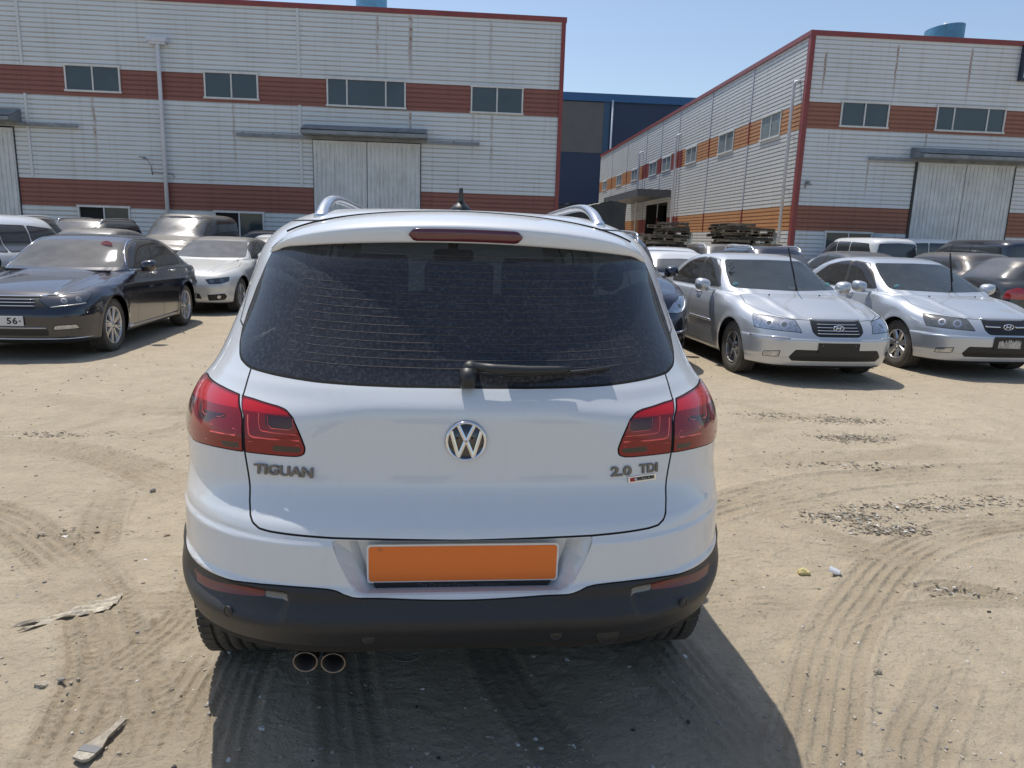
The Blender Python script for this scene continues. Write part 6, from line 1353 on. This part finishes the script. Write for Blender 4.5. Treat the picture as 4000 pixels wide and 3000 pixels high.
for s_, x in ((s1, .66), (s2, .62)):
    for a, c, z_ in ((x, 3.36, 1.07), ) + (((-.64, 3.33, 1.09),) if s_ is s1 else ()):
        P = np.array([[a, 3.3, z_]]); tt = np.linspace(3.9, 2.6, 400); Q = np.stack([np.full(400, a), tt, np.full(400, z_)], 1); v = SHP['silver'].f(Q); p = Q[int(np.argmax(v < 0))]; n_ = SHP['silver'].grad(p[None])[0]
        b = MB(); b.prism([(q[0], q[1]) for q in circ(0, 0, .035, 20, 1.15)], 0, .001, 'z'); st = b.build('windscreen_sticker', mat('pale teal sticker', (.30, .60, .62), .5), s_); st.matrix_local = frame(Vector(p)+Vector(n_)*.003, (-1, 0, 0), Vector((0, 0, 1)))
    for x_ in (.38, -.30): p, n_ = surf_pt(SHP['silver'], x_, y=3.72); b = MB(); b.lathe([(0, .013), (.012, .011), (.014, 0)], 10, 0, 'z', c=tuple(p)); b.build('washer_jet', M_BLK2, s_)
b = MB(); P = [(.60+.03*math.sin(k*2.1), 3.02+.02*k*.4-.05, 1.34-.028*k) for k in range(10)]
for p in P: b.lathe([(-.016, .002), (-.008, .014), (.008, .014), (.016, .002)], 8, 0, 'z', c=p)
b.build('bead_string', mat('dark wooden beads', (.10, .11, .12), .3), s1)
# ---- dark saloon on the left
pv = build_car('navy', 'dark_saloon', (-5.50, 13.36), PI+R_(2.5), 'dusty dark navy saloon at the left edge with multi-spoke wheels and red windscreen sticker', 'sedan', P_NAVY, 'sedans and SUVs parked in the front row', glassk='dusty', style=(8, 'twin'), rr=.242, head=M_HEADD, rim=mat('polished dusty alloy', (.60, .60, .60), .25, metal=.85, dust=.2))
pp = holder(pv, SHP['navy'], .475, .52, .11, mat('white plate', (.62, .63, .63), .5), th=.010)
textmesh('plate_number', '5 6', .10, .0006, mat('plate black', (.01, .01, .012), .5), pp, Matrix.Translation((.140, -.002, .0105)), width=.115, spacing=.8, offs=.003)
b = MB(); b.lathe([(.010, .0105), (.012, .010), (.012, 0)], 16, 0, 'z', c=(.225, 0, 0)); b.build('screw', mat('plate screw', (.06, .06, .06), .5), pp)
tt = np.linspace(3.9, 2.2, 500); Q = np.stack([np.full(500, -.40), tt, np.full(500, 1.315)], 1); v = SHP['navy'].f(Q); p = Q[int(np.argmax(v < 0))]; n_ = SHP['navy'].grad(p[None])[0]
b = MB(); b.prism([(q[0], q[1]) for q in circ(0, 0, .055, 24, 1.35)], 0, .001, 'z'); st = b.build('windscreen_sticker', mat('red and white sticker', (.62, .20, .20), .5, noise=.5, nscale=40), pv); st.matrix_local = frame(Vector(p)+Vector(n_)*.003, (-1, 0, 0), Vector((0, 0, 1)))
for s in (-1, 1):
    P = front_pts(SHP['navy'], s*.475, s*.80, .629, .667); g = SHP['navy'].grad(P); b = MB(); b.tube([tuple(p) for p in P+g*.003], .007, 6); b.build('lamp_strip', mat('pale lamp strip', (.5, .52, .5), .25, metal=.5), pv)
    P = front_pts(SHP['navy'], s*.40, s*.90, .757, .790); g = SHP['navy'].grad(P); b = MB(); b.tube([tuple(p) for p in P+g*.002], .006, 6); b.build('lamp_strip', M_CHR, pv)
# ---- white saloon
bw = build_car('white', 'white_saloon', (-5.13, 18.43), PI-R_(1), 'cream-white saloon with twin round headlights, parked behind the dark navy saloon', 'sedan', P_WHITE, 'cars in the second row', glassk='dusty', style=(10, 'twin'), rr=.225, head=M_HEADD, roof=P_BLACK)
# ---- dark luxury SUV beside the subject
ml = build_car('lux', 'dark_suv', (2.03, 13.4), PI-R_(1.5), 'blue-black SUV between the white SUV and the silver sedan, roof rails, only one headlight showing', 'SUV', P_BLUEB, 'sedans and SUVs parked in the front row', glassk='dusty', style=(5, 'twin'), rr=.235, rails=M_CHR2)
P = front_pts(SHP['lux'], -1.0, 1.0, .40, .40)
# ---- more cars further back, seen mostly as roofs
far = 'cars in the rows further back'
build_car('lux', 'dark_suv', (-3.05, 19.5), PI, 'dark blue SUV mostly hidden between the cream-white saloon and the white SUV', 'SUV', P_BLUEB, far, 'far', 'far', rails=M_RUB, head=M_HEADD)
build_car('navy', 'dark_sedan', (-8.55, 20.0), PI, 'dusty black sedan whose roof shows just above the dark navy saloon', 'sedan', P_BLACK, far, 'far', 'far', scale=1.045)
build_car('van', 'black_van', (-8.2, 25.4), PI, 'tall dusty black van with pale windscreen, in front of the left hall windows', 'van', P_BLACK, far, 'far', 'far', scale=1.04, head=M_HEADC).name = 'black_van'
build_car('lux', 'grey_suv', (-10.75, 24.3), PI, 'dusty grey SUV roof with silver rails, left of the tall black van', 'SUV', P_GREY, far, 'far', 'far', rails=M_CHR2, scale=1.02)
build_car('mid', 'white_suv', (-7.75, 13.9), PI, 'white SUV with dark side glass at the left edge, behind the navy saloon', 'SUV', P_PW, far, 'far', 'far', scale=1.04)
build_car('mid', 'black_suv', (-10.65, 19.6), PI, 'black SUV with white roof rails beyond the white SUV at the left edge', 'SUV', P_BLACK, far, 'far', 'far', rails=P_PW, scale=1.07)
build_car('navy', 'white_sedan', (-5.35, 24.2), PI, 'plain white sedan roof just right of the cream-white saloon', 'sedan', P_PW, far, 'far', 'far', scale=1.02)
build_car('mid', 'dark_hatchback', (-4.9, 26.3), R_(90), 'small dark car close under the left hall wall, behind the white roofs', 'hatchback', P_GREY, far, 'far', 'far', scale=.98)
build_car('mid', 'white_hatchback', (4.5, 14.6), 0, 'white hatchback with dark rear glass, just behind the silver sedan by the dark SUV', 'hatchback', P_PW, far, 'far', 'far', scale=.87)
build_car('navy', 'white_sedan', (5.75, 18.5), 0, 'white sedan roof in front of the wooden pallets', 'sedan', P_PW, far, 'far', 'far', scale=1.02)
build_car('mid', 'black_suv', (8.1, 21.8), 0, 'black SUV with thick white roof rail in front of the right pallet stack', 'SUV', P_BLACK, far, 'far', 'far', rails=P_PW, scale=.98)
build_car('mid', 'dark_suv', (7.4, 16.3), 0, 'dark SUV with silver roof rails directly behind the first silver sedan', 'SUV', P_BLUEB, far, 'far', 'far', rails=M_CHR2, scale=.97)
build_car('navy', 'dark_sedan', (10.1, 16.4), 0, 'small dark sedan behind the second silver sedan, left of the white van', 'sedan', P_GREY, far, 'far', 'far', scale=1.05)
build_car('mid', 'brown_crossover', (12.35, 15.9), 0, 'brown-black crossover with sloping rear glass behind the silver-blue sedan', 'crossover', P_BROWN, far, 'far', 'far', scale=.965)
build_car('van', 'white_van', (14.15, 22.85), 0, 'white van with black rear glass in front of the brick red wall band', 'van', P_PW, far, 'far', 'far', scale=1.03)
build_car('van', 'white_van', (15.4, 26.75), -R_(90), 'second white van, mostly hidden, against the big sliding door', 'van', P_PW, far, 'far', 'far', scale=1.06)
build_car('van', 'black_van', (16.6, 20.2), 0, 'long black van with tinted side windows at the right edge', 'van', P_BLUEB, far, 'far', 'far', scale=1.035)
for x_, k_, lab in ((-5.4, 'navy', 'dark sedan behind the photographer on the left'), (-.6, 'mid', 'dark crossover straight behind the photographer'), (4.0, 'navy', 'dark sedan behind the photographer on the right')):
    build_car(k_, 'dark_car', (x_, -14.0), 0, lab, 'car', P_GREY if k_ == 'mid' else P_BLACK, 'cars behind the camera', 'far', 'far')
build_car('mid', 'grey_hatchback', (9.9, 13.55), -R_(90), 'dark grey hatchback with red tail light cut off by the right edge', 'hatchback', P_GREY, far, 'far', 'far', scale=.93)
# ---------------------------------------------------------------- litter lying in the yard
def blob_on_ground(name, x, y, pts, h, m, label, cat, rot=0, crumple=.3, seed=1, sub=9):
    """crumpled sheet: outline polygon filled with a lumpy grid, resting on the dirt"""
    r = random.Random(seed); bm = bmesh.new(); vs = [bm.verts.new((p[0], p[1], 0)) for p in pts]; bm.faces.new(vs); bmesh.ops.triangulate(bm, faces=bm.faces[:])
    bmesh.ops.subdivide_edges(bm, edges=bm.edges[:], cuts=sub//3, use_grid_fill=True); bmesh.ops.triangulate(bm, faces=bm.faces[:]); bmesh.ops.subdivide_edges(bm, edges=bm.edges[:], cuts=1)
    z0 = gz(x, y)
    for v in bm.verts:
        v.co.x *= .72; v.co.y *= 1.35
        v.co.z = .004+h*abs(math.sin((v.co.y*.9-v.co.x*.42)*95+.8*math.sin(v.co.x*22)))*(.45+.55*math.sin(v.co.x*19+1)**2)*r.uniform(1-crumple, 1)
    ext = bmesh.ops.solidify(bm, geom=bm.faces[:], thickness=.002); me = bpy.data.meshes.new(name); bm.to_mesh(me); bm.free(); me.materials.append(m)
    o = bpy.data.objects.new(name, me); COL.objects.link(o); o.location = (x, y, z0); o.rotation_euler = (0, 0, rot); return tag(o, label, cat)
blob_on_ground('rag', -1.615, 2.86, [(-.24, -.085), (-.10, -.035), (.02, .02), (.10, .075), (.20, .115), (.215, .06), (.19, .01), (.09, -.01), (-.02, -.045), (-.14, -.105), (-.17, -.115), (-.10, -.06)], .020, mat('dirty beige cloth', (.52, .46, .36), .9, noise=.3, nscale=30), 'crumpled dirty beige rag on the sand left of the white SUV', 'rag', sub=12)
def lump(name, x, y, r, m, label, cat, sz=(1, .8, .6), seed=2):
    bm = bmesh.new(); bmesh.ops.create_icosphere(bm, subdivisions=3, radius=r); q = random.Random(seed)
    for v in bm.verts: n_ = 1+.22*math.sin(v.co.x*140+seed)*math.cos(v.co.y*120)+q.uniform(-.10, .10); v.co = Vector((v.co.x*sz[0], v.co.y*sz[1], v.co.z*sz[2]))*n_
    me = bpy.data.meshes.new(name); bm.to_mesh(me); bm.free(); me.materials.append(m); o = bpy.data.objects.new(name, me); COL.objects.link(o); o.location = (x, y, gz(x, y)+r*sz[2]*.55); return tag(o, label, cat)
lump('foam_chunk', 1.69, 3.21, .026, mat('yellow foam', (.62, .52, .24), .9, noise=.25, nscale=60), 'torn chunk of yellow foam on the sand right of the white SUV', 'foam', (1.25, .8, .7))
lump('stone', -1.45, 2.36, .020, S1, 'flat tan stone, largest near the left bottom edge of the yard', 'stone', (1.3, .7, .5), 4)
lump('stone', -1.395, 2.37, .012, S2, 'smaller grey stone beside the largest flat tan stone', 'stone', (1.2, .8, .6), 5)
lump('stone', -1.86, 4.28, .017, S2, 'grey round stone left of the white SUV tail light', 'stone', (1, .9, .8), 6)
lump('stone', 1.59, 2.39, .014, S1, 'lone tan stone inside the curved tyre track at the right', 'stone', (1.3, .8, .8), 7)
b = MB(); n_ = 14; V = []; F = []
for k in range(n_+1):
    t = math.pi*k/n_*.9
    for j, (rr_, zz_) in enumerate(((.020, .0), (.026, .05))): V.append((rr_*math.cos(t), zz_, rr_*math.sin(t)))
b.add(V, [(2*i, 2*i+2, 2*i+3, 2*i+1) for i in range(n_)], 0, True)
o = b.build('plastic_shard', mat('grey white plastic', (.55, .57, .60), .35), loc=(1.86, 3.18, gz(1.86, 3.18)+.004), rot=(.1, 0, .9)); tag(o, 'curved white plastic shard right of the yellow foam chunk', 'plastic shard')
# worn flat brush with a wooden handle
br = empty('paint_brush', (-1.118, 2.02, gz(-1.118, 2.02)+.010), R_(-14), 'old flat paint brush lying on the sand near the left bottom', 'paint brush')
b = MB(); b.prism([(-.012, .05), (-.030, .0), (.030, .0), (.012, .05), (.010, .135), (-.010, .135)], 0, .009, 'z'); b.build('handle', mat('weathered grey wood', (.33, .29, .23), .85, noise=.3, nscale=60), br)
b = MB(); b.b2((-.031, -.026, -.001), (.031, .001, .011)); b.build('ferrule', mat('dull ferrule', (.16, .16, .16), .5, metal=.5), br)
b = MB(); b.prism([(-.029, -.026), (.029, -.026), (.026, -.05), (.010, -.058), (-.027, -.052)], 0, .009, 'z'); b.build('bristles', mat('pale stiff bristles', (.42, .38, .31), .9, noise=.3, nscale=90), br)
# bent wire under the bumper
b = MB(); b.tube(smoothline([(-.06, .0, .004), (.0, -.01, .004), (.035, .0, .006), (.05, .02, .014), (.03, .035, .010), (.0, .03, .004)], 6), .0016, 6); o = b.build('bent_wire', mat('dull wire', (.35, .33, .30), .4, metal=.6), loc=(-.20, 2.47, gz(-.20, 2.47))); tag(o, 'short loop of bent wire in the shade behind the white SUV', 'wire')
def flakes(zs, n, name, ms, seed):
    r = np.random.default_rng(seed); V = []; F = []; M_ = []
    for (zx, zy, rx_, ry_, k) in zs:
        xs = zx+rx_*r.normal(size=int(n*k)); ys = zy+ry_*r.normal(size=int(n*k)); hs, _ = ground_h(xs, ys)
        for i in range(len(xs)):
            L_ = .003+.017*r.random()**2; w__ = L_*r.uniform(.12, .6); a = r.normal()*.7; tl = r.uniform(-.5, .5); c, s_ = math.cos(a), math.sin(a); b0 = len(V)
            for (u, v_) in ((-L_, -w__*.4), (L_*.8, -w__), (L_, w__*.7), (-L_*.5, w__)): V.append((xs[i]+u*c-v_*s_, ys[i]+u*s_+v_*c, hs[i]+.003+max(0, u*tl)+r.uniform(0, .004)))
            F.append((b0, b0+1, b0+2, b0+3)); M_.append(int(r.integers(len(ms))))
    o = mkobj(name, V, F, ms, None, M_); bm = bmesh.new(); bm.from_mesh(o.data); bmesh.ops.solidify(bm, geom=bm.faces[:], thickness=.0025); bm.to_mesh(o.data); bm.free(); o['kind'] = 'stuff'
flakes([(3.55, 6.30, .22, .07, .7), (3.30, 5.70, .20, .06, .8), (2.9, 6.48, .25, .06, .3), (2.30, 3.92, .16, .05, .7), (2.44, 3.73, .12, .035, .7), (2.85, 4.10, .30, .05, .5), (3.45, 4.22, .25, .05, .3), (2.9, 4.93, .3, .04, .25), (2.35, 3.02, .15, .03, .15), (-3.2, 5.56, .3, .06, .25), (-2.0, 3.66, .2, .03, .08)], 520, 'debris', [S2, mat('brown scrap', (.20, .16, .115), .9), S1, S1, mat('sandy clod', (.34, .28, .20), .95), mat('sandy clod', (.34, .28, .20), .95), mat('sandy clod', (.34, .28, .20), .95), mat('drab green scrap', (.22, .22, .17), .9), mat('dark scrap', (.09, .08, .065), .9), S4], 11)
